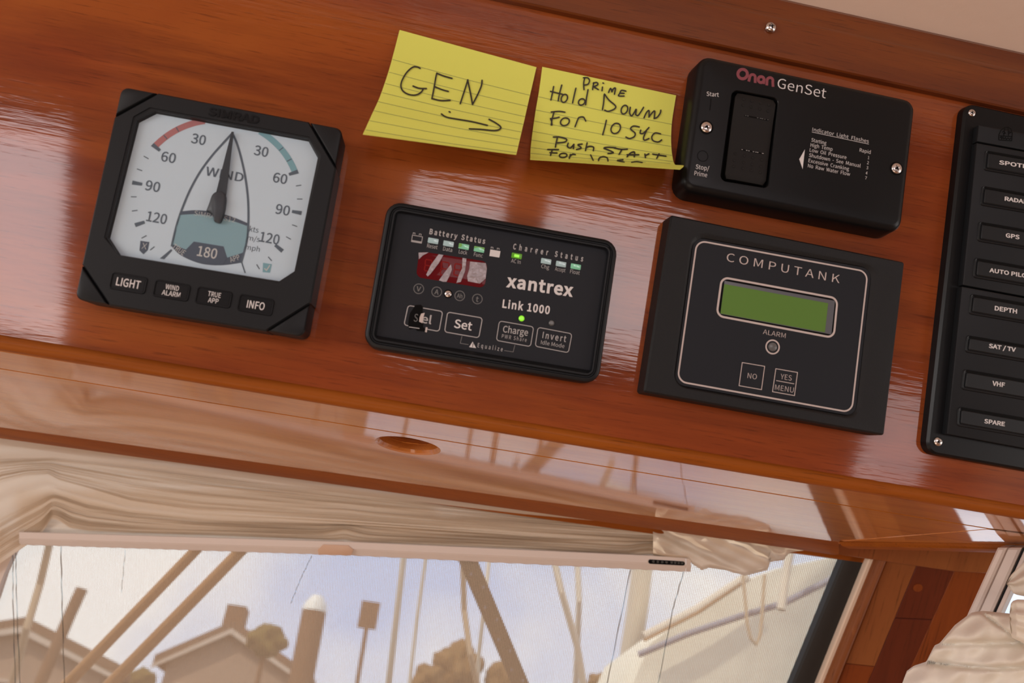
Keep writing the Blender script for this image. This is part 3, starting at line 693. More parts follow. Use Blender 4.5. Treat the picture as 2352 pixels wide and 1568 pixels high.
w2 = empty('window_2', SW, 'side window in a white frame beside the mahogany post', None); w2['kind'] = 'structure'
def sbar(name, pts, off, th, material, parent, bev=0.0012, label=None):
    P = [Vector((v.x, v.y)) for v in (SL(*c, off) for c in pts)]; n = len(P)
    if sum(P[i].x * P[(i + 1) % n].y - P[(i + 1) % n].x * P[i].y for i in range(n)) < 0: P = P[::-1]
    bm = bmesh.new(); loft(bm, [[(v.x, v.y, off - th) for v in P], [(v.x, v.y, off - bev) for v in P], [(v.x, v.y, off) for v in inset(P, bev)]], False, True)
    o = finish(bm, name, M[material], parent)
    if label: o['label'] = label
    return o
sbar('frame', [(2290, 1258), (2311, 1258), (2224, 1450), (2203, 1450)], 0.012, 0.014, 'white_frame', w2)
sbar('frame', [(2312, 1258), (2345, 1258), (2258, 1450), (2225, 1450)], 0.009, 0.012, 'white_frame', w2)
sbar('gasket', [(2346, 1258), (2353, 1258), (2266, 1450), (2259, 1450)], 0.006, 0.008, 'gasket', w2, 0.0004)
sbar('rail', [(2354, 1258), (2366, 1258), (2279, 1450), (2267, 1450)], 0.008, 0.008, 'white_frame', w2, 0.0006)
sbar('glass_pane', [(2360, 1240), (2900, 1240), (2800, 1900), (2240, 1450)], 0.003, 0.003, 'glass', w2, 0.0002)
cur = empty('window_curtain', SW, 'white folded curtain bunched beside the side window', 'curtain')
Z4 = Zoom(1900, 1200, 4.261)
ctop = [Z4(*p) for p in ((735, 1568), (780, 1450), (850, 1398), (970, 1360), (1050, 1200), (1100, 1178), (1250, 1000), (1410, 880), (1520, 862), (1700, 880), (1926, 900), (2300, 960))]
ctop = [(1990, 1800)] + ctop
def fold_cloth(u, v):
    x = 2068 + 340 * u; yt = interp(ctop, x); y = yt + (1640 - yt) * v if x > 2072.5 else yt + (1640 - yt) * v
    cx_, cy_ = Z4.k * (x - 1900), Z4.k * (y - 1200)
    c1 = 1190 + 0.00 * (cx_ - 1060) - 20 * math.sin((cx_ - 1060) / 800); c2 = 1360 + 60 * math.sin((cx_ - 970) / 420) if cx_ > 970 else 1360
    c3 = 870 + (cx_ - 1500) * 0.75
    def crease(d, w_): return -math.exp(-(d / w_) ** 2)
    z = 0.040 + 0.006 * crease(cy_ - c1, 34) + 0.007 * crease(cy_ - c2, 30) + 0.004 * crease(cy_ - c3, 22)
    z += 0.003 * math.sin((cy_ + 0.25 * cx_) / 55) + 0.0016 * math.sin((cy_ * 0.5 + 0.9 * cx_) / 41) + 0.006 * v
    z -= 0.012 * max(0, 1 - v / 0.04) ** 2 if v < 0.04 else 0
    return SL(x, y, z)
cloth('gathered_fabric', cur, fold_cloth, 90, 70, 'curtain')
utop = [Z4(*p) for p in ((1755, 600), (1790, 520), (1850, 455), (1926, 385), (2200, 200))]; ubot = [Z4(*p) for p in ((1755, 600), (1790, 650), (1830, 700), (1926, 720), (2200, 760))]
utop += [(2900, 1240)]; ubot += [(2900, 1500)]
def up_cloth(u, v):
    x = utop[0][0] + (2900 - utop[0][0]) * u ** 2; ya, yb = interp(utop, x), interp(ubot, x); y = ya + (yb - ya) * v
    return SL(x, y, 0.028 + 0.010 * math.sin(math.pi * v) * min(1, u * 4) + 0.002 * math.sin(v * 14 + u * 6))
cloth('upper_fabric', cur, up_cloth, 30, 24, 'curtain')
ltop = [Z4(*p) for p in ((1785, 870), (1792, 800), (1815, 765), (1860, 750), (1926, 752), (2200, 760))]; lbot = [Z4(*p) for p in ((1785, 960), (1800, 1120), (1926, 1180), (2200, 1200))]
def lo_cloth(u, v):
    x = ltop[0][0] + (2400 - ltop[0][0]) * u; ya, yb = interp(ltop, x), interp(lbot, x); y = ya + (yb - ya) * v
    return SL(x, y, 0.050 + 0.010 * math.sin(math.pi * v * 0.9) * min(1, u * 5) + 0.0015 * math.sin(v * 22))
cloth('knotted_fabric', cur, lo_cloth, 30, 24, 'curtain')

cloth('sky_block_fabric', cur, lambda u, v: SL(2376 + 620 * u - 40 * v, 1225 + 330 * v, 0.014 + 0.003 * math.sin(u * 60)), 60, 10, 'curtain')  # unseen cloth added to keep bright sky out of the soffit reflection
# ------------------------------------------------------------------ cabin shell behind the camera
def REF(x, y, Y):
    d = ray(x, y); p = PP(x, y); r = d - 2 * d.dot(NP) * NP; t = (Y - p.y) / r.y; return p + r * t
YB = -2.25
def wall_holes(name, material, label, axis, pos, th, a0, a1, z0, z1, holes):
    bm = bmesh.new(); cuts = sorted({a0, a1, *[h[0] for h in holes], *[h[1] for h in holes]})
    for p, q in zip(cuts, cuts[1:]):
        zz = z0
        for h in sorted([h for h in holes if h[0] <= p + 1e-6 and h[1] >= q - 1e-6], key=lambda h: h[2]):
            if h[2] > zz:
                cbox(bm, *((p, q, pos, pos + th) if axis == 'x' else (pos, pos + th, p, q)), zz, h[2])
            zz = h[3]
        if zz < z1: cbox(bm, *((p, q, pos, pos + th) if axis == 'x' else (pos, pos + th, p, q)), zz, z1)
    return struct(bm, name, material, label, smooth=None)
def hole(px0, py0, px1, py1):
    a, b = REF(px0, py0, YB), REF(px1, py1, YB); return (min(a.x, b.x), max(a.x, b.x), min(a.z, b.z), max(a.z, b.z))
H = [hole(-60, 265, 155, 800), hole(950, 405, 1098, 800), hole(1262, 448, 1500, 830)]
H.append(hole(2018, 880, 2092, 1130))
H = [(a, b, max(c, 0.35), min(d, zc - 0.05)) for a, b, c, d in H]
wall_holes('wall_back', 'cabin_wood', 'teak rear bulkhead with four windows', 'x', YB, 0.04, -1.9, 2.3, 0, zc, H)
wall_holes('wall_left', 'cabin_cream', 'cream cabin side with a long window', 'y', -1.94, 0.04, YB, 0.62, 0, zc, [(-1.6, 0.1, 1.0, 1.6)])
wall_holes('wall_right', 'cabin_cream', 'cream cabin side with a long window', 'y', 2.3, 0.04, YB, 0.62, 0, zc, [(-1.6, 0.5, 1.0, 1.6)])
bm = bmesh.new(); cbox(bm, -1.9, 2.3, YB, 1.3, -0.04, 0); struct(bm, 'floor', 'floor_wood', 'teak cabin sole')
wl = WM @ Vector((0, -0.58, 0)); bm = bmesh.new(); cbox(bm, -1.9, 2.3, wl.y, wl.y + 0.03, 0, wl.z); struct(bm, 'wall_lower', 'cabin_cream', 'cream dash wall below the front window')
for i_, (a, b, c, d) in enumerate(H):          # daylight standing in each rear window
    light('rear_window_daylight', 'AREA', ((a + b) / 2, YB + 0.005, (c + d) / 2), ((a + b) / 2, 0, (c + d) / 2), (7.0, 5.0, 5.0, 3.0)[i_] * math.pi * (b - a) * (d - c), (1.0, 0.86, 0.86), b - a, d - c)
# ------------------------------------------------------------------ outside
M['tan_metal'] = mat('tan_painted_metal', (0.40, 0.20, 0.07), 0.6)
M['olive_metal'] = mat('olive_grey_metal', (0.11, 0.075, 0.035), 0.6)
M['rope'] = mat('cream_rope', (0.72, 0.66, 0.55), 0.9); M['rope_tan'] = mat('tan_rope', (0.50, 0.38, 0.26), 0.9)
M['sail'] = mat('white_sailcloth', (0.85, 0.80, 0.66), 0.8, bump=(8, 0.3, 0.03))
M['mast'] = mat('cream_mast', (0.72, 0.64, 0.52), 0.5)
M['rail_steel'] = mat('grey_blue_tube', (0.22, 0.24, 0.32), 0.5)
M['pile'] = mat('weathered_piling', (0.17, 0.085, 0.045), 0.9); M['pile_cap'] = mat('white_cap', (0.85, 0.85, 0.8), 0.5)
M['roof'] = mat('brown_roof', (0.16, 0.09, 0.055), 0.9); M['housewall'] = mat('pale_house_wall', (0.36, 0.25, 0.19), 0.9); M['hwin'] = mat('dark_house_window', (0.10, 0.07, 0.06), 0.2)
M['fascia'] = mat('pale_eave', (0.60, 0.50, 0.42), 0.8)
M['leaf'] = mat('olive_foliage', (0.14, 0.10, 0.02), 0.9); M['leaf2'] = mat('tan_foliage', (0.20, 0.11, 0.035), 0.9)
M['deck'] = mat('white_deck', (0.80, 0.80, 0.78), 0.6); M['water'] = mat('harbour_water', (0.06, 0.09, 0.11), 0.15, bump=(0.8, 0.5, 0.1))
bm = bmesh.new(); cbox(bm, -1.8, 2.2, -6.5, YB - 0.08, 0.2, 0.42); struct(bm, 'ground_deck', 'deck', 'white cockpit deck behind the cabin')
bm = bmesh.new(); cbox(bm, -250, 250, -250, 250, -1.4, -1.3); struct(bm, 'water', 'water', 'harbour water around the boat')
def ext_tube(name, label, cat, pts, wpx, material, n=10, group=None, radii=None):
    """pts: (x, y, forward distance)"""
    P = [AT(*p) for p in pts]; o = P[-1] if P[-1].z < P[0].z else P[0]
    rr = [wpx / 2 / F * (p - CAM).length for p in P]
    bm = bmesh.new(); tube(bm, [p - o for p in P], 0, n, True, rr)
    e = finish(bm, name, M[material], None, Matrix.Translation(o)); return lab(e, label, cat, group)
ext_tube('wiper_arm', 'upper of two parallel tan wiper rods slanting across the front window', 'wiper', [(462, 1250, 1.05), (150, 1575, 1.25), (60, 1670, 1.33)], 22, 'tan_metal')
ext_tube('wiper_arm', 'lower of two parallel tan wiper rods, nearer the olive perforated bar', 'wiper', [(572, 1245, 1.05), (250, 1575, 1.25), (150, 1678, 1.33)], 25, 'tan_metal')
# perforated olive bar
A, B = AT(1055, 1240, 1.05), AT(1225, 1640, 1.3); t = (B - A).normalized(); u_ = t.cross(Vector((0, 1, 0))).normalized(); n_ = u_.cross(t).normalized()
Lb = (B - A).length; bar = empty('perforated_bar', Matrix(((t.x, u_.x, n_.x, A.x), (t.y, u_.y, n_.y, A.y), (t.z, u_.z, n_.z, A.z), (0, 0, 0, 1))), 'olive grey flat metal bar dotted with small bolt heads outside the front window', 'bar')
bm = bmesh.new(); cbox(bm, 0, Lb, -0.0115, 0.0115, -0.003, 0.003); finish(bm, 'flat_bar', M['olive_metal'], bar)
for k in range(9):
    bm = bmesh.new(); cx_, cy_ = Lb * (0.16 + 0.09 * k), (0.004 if k % 2 else -0.005); loft(bm, [ngon(cx_, cy_, 0.0022, 12, 0.003), ngon(cx_, cy_, 0.0014, 12, 0.0045)], False, True); finish(bm, 'bolt_head', M['rail_steel'], bar)
    bm = bmesh.new(); loft(bm, [ngon(cx_, cy_, 0.0022, 12, -0.003), ngon(cx_, cy_, 0.0014, 12, -0.0045)], False, True); finish(bm, 'bolt_head', M['rail_steel'], bar)
ext_tube('rope_line', 'beige rope hanging left of the olive bar, thickest of its pair', 'rope', [(932, 1240, 2.2), (908, 1440, 2.3), (884, 1640, 2.5)], 14, 'rope')
ext_tube('rope_line', 'thin pale rope close left of the olive bar', 'rope', [(984, 1240, 2.4), (958, 1420, 2.5), (932, 1640, 2.6)], 8, 'rope')
ext_tube('rope_line', 'tan rope crossing behind the olive bar', 'rope', [(1062, 1240, 1.9), (1066, 1400, 2.0), (1080, 1500, 2.0), (1112, 1640, 2.1)], 13, 'rope_tan')
ext_tube('rope_line', 'thin pale rope right of the top of the olive bar', 'rope', [(1127, 1240, 2.4), (1116, 1360, 2.4), (1100, 1500, 2.5), (1095, 1640, 2.6)], 9, 'rope')
ext_tube('rope_line', 'braided white rope slanting down right of the olive bar', 'rope', [(1262, 1240, 1.4), (1290, 1360, 1.4), (1325, 1480, 1.45), (1352, 1640, 1.5)], 15, 'rope')
ext_tube('rope_line', 'upright beige rope crossing the braided white one', 'rope', [(1324, 1240, 2.0), (1330, 1380, 2.0), (1320, 1640, 2.2)], 13, 'rope')
ext_tube('mast_tube', 'broad cream mast left of the white sail cover', 'mast', [(1482, 1240, 3.2), (1464, 1400, 3.3), (1428, 1640, 3.5)], 46, 'mast', 18)
ext_tube('rope_line', 'faint tan shroud at the left end of the screen', 'rope', [(118, 1230, 2.5), (92, 1340, 2.6), (62, 1440, 2.6), (10, 1640, 2.8)], 14, 'rope_tan')
ext_tube('channel_marker', 'dark slanting stub pole above the left house', 'pole', [(188, 1352, 9), (160, 1412, 9), (88, 1580, 9), (10, 1760, 9)], 22, 'pile')
# white sail cover over the boom with blue grey rails and a hanging shackle
cover_px = [(1395, 1690), (1440, 1565), (1476, 1482), (1560, 1420), (1690, 1335), (1790, 1298), (1900, 1275), (1985, 1250), (1985, 1690)]
Pc = [AT(x, y, 2.6) for x, y in cover_px]; oc = Pc[0].copy(); bm = bmesh.new()
cc = sum(Pc, Vector()) / len(Pc); rings = []
for yy, k in ((0.0, 0.93), (0.03, 0.975), (0.10, 1.0), (0.45, 1.0), (0.6, 0.9)):
    rings.append([(cc + (p - cc) * k) * 1.0 + Vector((0, yy, 0)) - oc for p in Pc])
loft(bm, rings, True, True); cv = empty('sail_cover', Matrix.Translation(oc), 'white canvas sail cover sloping up outside the right end of the front window', 'sail cover')
finish(bm, 'canvas', M['sail'], cv, smooth=60)
def ctube(name, pts, wpx, material, parent, o):
    P = [AT(*p) for p in pts]; bm = bmesh.new(); tube(bm, [p - o for p in P], 0, 10, True, [wpx / 2 / F * (p - CAM).length for p in P]); return finish(bm, name, M[material], parent)
ctube('piping', [(1478, 1462, 2.52), (1600, 1400, 2.52), (1715, 1325, 2.52)], 20, 'mast', cv, oc)
ctube('piping', [(1480, 1470, 2.51), (1600, 1408, 2.51), (1700, 1340, 2.51)], 6, 'tan_metal', cv, oc)
ext_tube('guard_rail', 'blue grey rail tube crossing in front of the white sail cover', 'rail', [(1466, 1503, 2.3), (1580, 1455, 2.25), (1700, 1415, 2.2), (1800, 1385, 2.2), (1920, 1325, 2.15), (1985, 1290, 2.1)], 13, 'rail_steel')
ext_tube('support_pole', 'pale upright pole in front of the sail cover', 'pole', [(1822, 1230, 2.1), (1806, 1310, 2.1), (1794, 1400, 2.1)], 18, 'mast')
loop = [(1712, 1380, 2.17), (1716, 1430, 2.17), (1724, 1465, 2.17), (1736, 1480, 2.17), (1746, 1460, 2.17), (1750, 1420, 2.17), (1756, 1320, 2.17)]
ext_tube('rigging_loop', 'tan loop of line hanging over the blue grey rail', 'rope', [(1706, 1320, 2.17)] + loop, 7, 'rope_tan')
# pilings, sign post
def upright(name, label, cat, x, ytop, ybot_z, dist, wpx, material, cap=None, n=16, lean=0.0):
    T = AT(x, ytop, dist); r = wpx / 2 / F * (T - CAM).length; h = T.z - ybot_z
    e = empty(name, Matrix.Translation((T.x, T.y, ybot_z)), label, cat)
    bm = bmesh.new(); tube(bm, [Vector((lean * h, 0, 0)), Vector((lean * h * 0.5, 0, h / 2)), Vector((0, 0, h))], r, n); finish(bm, 'post', M[material], e)
    return e, r, h
e, r, h = upright('dock_piling', 'thick brown dock piling with a white pointed cap', 'piling', 722, 1402, -1.35, 14, 50, 'pile', lean=0.03)
bm = bmesh.new(); loft(bm, [ngon(0, 0, r * 1.05, 16, h - 0.02), ngon(0, 0, r * 0.95, 16, h + 0.10), ngon(0, 0, r * 0.45, 16, h + 0.24)], False, True); finish(bm, 'cap', M['pile_cap'], e)
e, r, h = upright('channel_sign', 'small brown sign board on a thin post right of the dock piling', 'sign', 842, 1440, -1.35, 15, 9, 'pile', lean=0.02)
a_, b_ = AT(829, 1376, 15), AT(860, 1440, 15); bm = bmesh.new(); cx0 = e.location.x if False else AT(842, 1440, 15).x
hw = (b_ - a_).x / 2; cbox(bm, -hw, hw, -0.03, 0.03, h - 0.02, h + abs((a_ - b_).z)); finish(bm, 'board', M['pile'], e)
# houses on the shore
def prism(bm, prof, y0, y1):                     # (x,z) outline along y
    loft(bm, [[(x, y0, z) for x, z in prof], [(x, y1, z) for x, z in prof]], True, True)
def house(label, left, right, ridge, eave, chim, dist, names='house'):
    L_, R2, Tp, E_ = AT(*left, dist), AT(*right, dist), AT(*ridge, dist), AT(*eave, dist)
    b = Vector(((L_.x + R2.x) / 2, dist, -1.35)); e = empty(names, Matrix.Translation(b), label, 'house')
    wx = (R2.x - L_.x) / 2; hz = Tp.z + 1.35; ez = E_.z + 1.35; tx = Tp.x - b.x
    bm = bmesh.new(); prism(bm, [(-wx * 0.92, 0), (wx * 0.92, 0), (wx * 0.92, ez), (tx, hz - 0.25), (-wx * 0.92, ez)], 0.3, 8); finish(bm, 'wall', M['housewall'], e, smooth=None)
    bm = bmesh.new(); prism(bm, [(-wx - 0.2, ez - 0.28), (tx, hz - 0.25), (wx + 0.2, ez - 0.28), (wx + 0.2, ez), (tx, hz), (-wx - 0.2, ez)], 0, 8.3); finish(bm, 'roof', M['roof'], e, smooth=None)
    bm = bmesh.new(); prism(bm, [(-wx - 0.2, ez - 0.42), (tx, hz - 0.45), (wx + 0.2, ez - 0.42), (wx + 0.2, ez - 0.30), (tx, hz - 0.27), (-wx - 0.2, ez - 0.30)], -0.05, 0.02); finish(bm, 'eave_board', M['fascia'], e, smooth=None)
    for fx in (-0.55, 0.0, 0.5):
        bm = bmesh.new(); cbox(bm, fx * wx - 0.42, fx * wx + 0.42, 0.2, 0.35, ez - 2.0, ez - 0.75); f = finish(bm, 'window', M['fascia'], e, smooth=None)
        bm = bmesh.new(); cbox(bm, fx * wx - 0.34, fx * wx + 0.34, 0.15, 0.25, ez - 1.92, ez - 0.83); finish(bm, 'pane', M['hwin'], f, smooth=None)
    if chim:
        c0, c1, ct = AT(chim[0], chim[2], dist).x - b.x, AT(chim[1], chim[2], dist).x - b.x, AT(chim[0], chim[2], dist).z + 1.35
        bm = bmesh.new(); cbox(bm, c0, c1, 1, 2, hz - 0.8, ct); finish(bm, 'chimney', M['pile'], e, smooth=None)
    return e
house('gabled brown house with a wide chimney seen through the screen', (372, 1500), (705, 1560), (538, 1424), (372, 1505), (514, 560, 1372), 30)
house('low brown house at the far left, with pale gaps below its roof', (-190, 1440), (262, 1500), (60, 1416), (-190, 1462), None, 26)
def blob(name, label, x, y, rpx, dist, material, sq=0.8, cat='tree', gr=None, seed=0):
    T = AT(x, y, dist); r = rpx / F * (T - CAM).length; base = Vector((T.x, T.y, -1.35)); e = empty(name, Matrix.Translation(base), label, cat, gr); h = T.z + 1.35
    rs = random.Random(seed); bm = bmesh.new(); bmesh.ops.create_icosphere(bm, subdivisions=4, radius=r)
    ph = [rs.uniform(0, 6) for _ in range(6)]
    for v in bm.verts:
        d = v.co.normalized(); k = 1 + 0.16 * math.sin(4 * d.x + ph[0]) * math.sin(5 * d.z + ph[1]) + 0.10 * math.sin(11 * d.x + ph[2]) * math.sin(9 * d.y + ph[3]) + 0.07 * math.sin(23 * d.z + ph[4]) * math.sin(19 * d.x + ph[5])
        v.co = Vector((d.x * r * k, d.y * r * k, d.z * r * k * sq + h))
    finish(bm, 'crown', M[material], e)
    bm = bmesh.new(); tube(bm, [Vector((0, 0, 0)), Vector((0.1, 0, h * 0.5)), Vector((0, 0, h))], r * 0.13, 8); finish(bm, 'trunk', M['pile'], e)
blob('bushy_tree', 'round olive tree between the gabled house and the dock piling', 612, 1470, 40, 24, 'leaf', 0.8, seed=1)
blob('bushy_tree', 'small olive bush under the wiper rods', 328, 1560, 24, 22, 'leaf', 0.8, seed=2)
blob('bushy_tree', 'tall tan tree behind the olive bar, highest of the three', 1052, 1535, 50, 34, 'leaf2', 1.0, seed=3)
blob('bushy_tree', 'low tan tree left of the highest tan tree', 985, 1560, 34, 33, 'leaf2', 0.9, seed=4)
blob('bushy_tree', 'tan tree right of the olive bar', 1160, 1565, 42, 34, 'leaf2', 0.9, seed=5)
blob('bushy_tree', 'tan tree just left of the cream mast', 1395, 1590, 42, 34, 'leaf2', 0.9, seed=6)

# ================================================================== instruments on the panel
# ---- wind display
z1 = Zoom(150, 170, 2.488)
g = Device('wind_gauge', [(279, 196), (789, 295), (699, 775), (168, 688)], 0.018, 'square black marine wind instrument with a round scale on a white dial', 'gauge', z1)
W_, H_, w_ = g.W, g.H, g.w
def snap(p, tol=0.004):                          # put outline points exactly on the rectangle
    x, y = p; x = math.copysign(W_ / 2, x) if abs(abs(x) - W_ / 2) < tol else x; y = math.copysign(H_ / 2, y) if abs(abs(y) - H_ / 2) < tol else y; return Vector((x, y))
cut = [snap(g.at(*p)) for p in ((530, 103), (1392, 270), (1572, 540), (1395, 1308), (1145, 1475), (250, 1322), (85, 1085), (284, 245))]
inn = g.pts([(510, 212), (1385, 372), (1437, 466), (1302, 1120), (1216, 1176), (302, 1026), (240, 930), (408, 264)])
outb = g.pts([(482, 190), (1395, 358), (1463, 463), (1313, 1128), (1215, 1192), (308, 1037), (221, 934), (388, 243)])
bm = bmesh.new()
def z3(P, z): return [(p[0], p[1], z) for p in P]
loft(bm, [z3(cut, 0), z3(cut, w_ - 0.001), z3(inset(cut, 0.0008), w_), z3(outb, w_), z3(inset(outb, -0.0), w_ - 0.0006), z3(inset([(p.x, p.y) for p in inn], -0.0006), w_ - 0.0008), z3(inn, w_ - 0.0035)], True, False)
g.add(bm, 'housing', 'plastic', smooth=20)
corner = [Vector((-W_ / 2, H_ / 2)), Vector((W_ / 2, H_ / 2)), Vector((W_ / 2, -H_ / 2)), Vector((-W_ / 2, -H_ / 2))]
for c, (i, j) in zip(corner, ((7, 0), (1, 2), (3, 4), (5, 6))):
    tri = [cut[i], c, cut[j]]; tri = inset(tri, 0.00030)
    bm = bmesh.new(); m_ = (tri[0] + tri[2]) / 2
    def tr(d, z): q = inset(tri, d); return [(*q[0], z), *[(*p, z) for p in rnd(q, 0.0035, 6)[7:14]], (*q[2], z)]
    loft(bm, [tr(0, 0.0003), tr(0, w_ - 0.0008), tr(0.0005, w_ + 0.0001), tr(0.0009, w_ + 0.0003)], True, True); g.add(bm, 'corner_cap', 'plastic')
zd = w_ - 0.0035
bm = bmesh.new(); loft(bm, [z3(inn, zd - 0.002), z3(inn, zd)], False, True); dial = g.add(bm, 'dial', 'dial', smooth=None)
C0 = g.at(871, 708, zd); Rr = (g.at(1362, 797, zd) - g.at(380, 620, zd)).length / 2 * 0.985
zi = zd + 0.00008
def pol(r, th): return Vector((C0.x + r * math.sin(R_(th)), C0.y + r * math.cos(R_(th))))
def arc(r0, r1, t0, t1, material, z):
    bm = bmesh.new(); n = 16; a = [pol(r1, t0 + (t1 - t0) * i / n) for i in range(n + 1)]; b = [pol(r0, t0 + (t1 - t0) * i / n) for i in range(n + 1)]
    loft(bm, [z3(a, z), z3(b, z)], False, False, closed=False); return bm
g.add(arc(Rr * 0.925, Rr, -60, -20, 0, zi), 'red_arc', 'dial_red', dial, smooth=None)
g.add(arc(Rr * 0.925, Rr, 20, 60, 0, zi), 'teal_arc', 'dial_teal', dial, smooth=None)
zt = zi + 0.00005
for th in range(-170, 181, 10):
    big = th % 30 == 0; p0, p1 = pol(Rr * (0.885 if big else 0.93), th), pol(Rr * (1.0 if big else 0.995), th)
    t = (p1 - p0).normalized(); n_ = Vector((-t.y, t.x)); a, b = (0.0007, 0.0010) if big else (0.00022, 0.00022)
    if max(abs(p1.x) * 0, 0) > 1: continue
    poly_ = [p0 + n_ * a, p0 - n_ * a, p1 - n_ * b, p1 + n_ * b]
    lim = inset([(p.x, p.y) for p in inn], 0.0006)
    def inside(p): return all((lim[(i + 1) % 8] - lim[i]).x * (p - lim[i]).y - (lim[(i + 1) % 8] - lim[i]).y * (p - lim[i]).x < 0 for i in range(8))
    if not all(inside(p) for p in poly_): continue
    if abs(th) > 155 and False: continue
    g.flat(poly_, zt, 'tick_mark', 'dial_ink', dial)
for s, c, w2_, cp in (('30', (762, 372), 78, 56), ('60', (590, 475), 78, 56), ('90', (500, 640), 78, 56), ('120', (523, 820), 108, 56), ('30', (1120, 440), 78, 56), ('60', (1228, 595), 78, 56), ('90', (1243, 775), 78, 56), ('120', (1168, 937), 108, 56)):
    g.textc(s, c, w2_, cp, 'dial_ink', 0.012, dial, zt)
g.textc('WIND', (911, 572), 208, 50, 'dial_ink', 0.012, dial, zt)
for s, c, w2_, cp in (('kts', (1079, 888), 50, 30), ('m/s', (1077, 940), 66, 28), ('mph', (1071, 994), 78, 28)): g.textc(s, c, w2_, cp, 'dial_ink', 0.0, dial, zt)
hull_r = [(955, 338), (982, 400), (1010, 500), (1032, 610), (1045, 730), (1046, 860), (1036, 960), (1005, 1078)]
hull_l = [(955, 338), (905, 392), (840, 465), (770, 560), (712, 665), (668, 770), (635, 870), (608, 985)]
def smoothp(P, k=5):
    P = [Vector(p) for p in P]; o = []
    for i in range(len(P) - 1):
        a, b, c, d = P[max(i - 1, 0)], P[i], P[i + 1], P[min(i + 2, len(P) - 1)]
        for j in range(k):
            t = j / k; o.append(0.5 * ((2 * b) + (c - a) * t + (2 * a - 5 * b + 4 * c - d) * t * t + (3 * b - a - 3 * c + d) * t ** 3))
    return o + [P[-1]]
for hp in (hull_r, hull_l): g.line(g.pts(smoothp(hp), zd), 0.0010, zt, 'hull_line', 'dial_ink', dial)
g.flat(g.pts(smoothp([(608, 985), (650, 1028), (720, 1065), (800, 1088), (900, 1092), (1005, 1078)]) + [(1020, 1020), (985, 1000), (620, 960)], zd), zi, 'stern_band', 'dial_navy', dial)
lcdp = smoothp([(655, 803), (750, 800), (850, 812), (950, 835), (1038, 866)]) + [(1046, 900), (1036, 965), (1012, 1022)] + [(922, 1050), (905, 985), (735, 957), (690, 1003)] + [(612, 972), (635, 870)]
g.flat(g.pts(lcdp, zd), zt, 'segment_display', 'dial_lcd', dial)
g.flat(g.pts([(690, 1003), (735, 957), (905, 985), (926, 1050), (900, 1088), (800, 1082), (730, 1060)], zd), zt + 0.00004, 'heading_plate', 'dial_navy', dial)
g.textc('180', (812, 1018), 106, 56, 'white_print', 0.012, dial, zt + 0.0001)
g.flat(g.pts(smoothp([(660, 785), (750, 778), (860, 790), (960, 818), (1042, 852)]) + [(1038, 868)] + smoothp([(1038, 868), (950, 837), (850, 814), (750, 801), (655, 805)]), zd), zt + 0.00002, 'bow_band', 'dial_navy', dial)
g.text('SIMRAD IS12', (735, 806), (968, 848), 26, 'white_print', -0.01, dial, zt + 0.0001)
g.text('TRUE', (607, 993), (672, 1037), 30, 'white_print', 0.0, dial, zt + 0.0001); g.text('APP', (946, 1077), (1000, 1058), 30, 'white_print', 0.0, dial, zt + 0.0001)
g.flat(g.pts([(430, 952), (480, 960), (472, 1005), (447, 1030), (424, 1008)], zd), zt, 'shield_mark', 'dial_navy', dial); g.textc('X', (452, 983), 26, 34, 'white_print', -0.01, dial, zt + 0.0001)
g.flat(g.pts([(1130, 1078), (1180, 1086), (1170, 1135), (1128, 1132)], zd), zt, 'check_mark_box', 'dial_teal', dial); g.line(g.pts([(1138, 1110), (1150, 1122), (1170, 1092)], zd), 0.0005, zt + 0.0001, 'check_mark', 'white_print', dial)
g.flat(g.pts([(605, 1000), (612, 1008), (565, 1058), (540, 1054)], zd), zt, 'course_wedge', 'dial_ink', dial); g.flat(g.pts([(1004, 1075), (1012, 1075), (1032, 1138), (1024, 1136)], zd), zt, 'course_wedge', 'dial_ink', dial)
# needle
zn = w_ - 0.0016
bm = bmesh.new(); q = g.pts([(858, 690), (918, 694), (962, 330), (950, 328)], zn)
loft(bm, [z3(q, zn - 0.0005), z3(q, zn), ], True, True); nd = g.add(bm, 'needle', 'needle', smooth=None)
bm = bmesh.new(); q = g.pts(smoothp([(806, 782), (824, 735), (838, 695), (862, 674), (895, 670), (917, 700), (913, 760), (902, 810), (886, 846), (862, 846), (850, 838), (842, 805), (806, 782)], 4)[:-1], zn)
loft(bm, [z3(q, zd + 0.0002), z3(q, zn + 0.0002), z3([(p + (sum(q, Vector((0, 0))) / len(q) - p) * 0.15) for p in q], zn + 0.0008)], True, True); g.add(bm, 'needle_hub', 'needle', nd, smooth=50)
bm = bmesh.new(); loft(bm, [z3(inset([(p.x, p.y) for p in inn], -0.0003), w_ - 0.0010), z3(inset([(p.x, p.y) for p in inn], -0.0003), w_ - 0.0007)], True, True); g.add(bm, 'lens', 'glass', smooth=None)
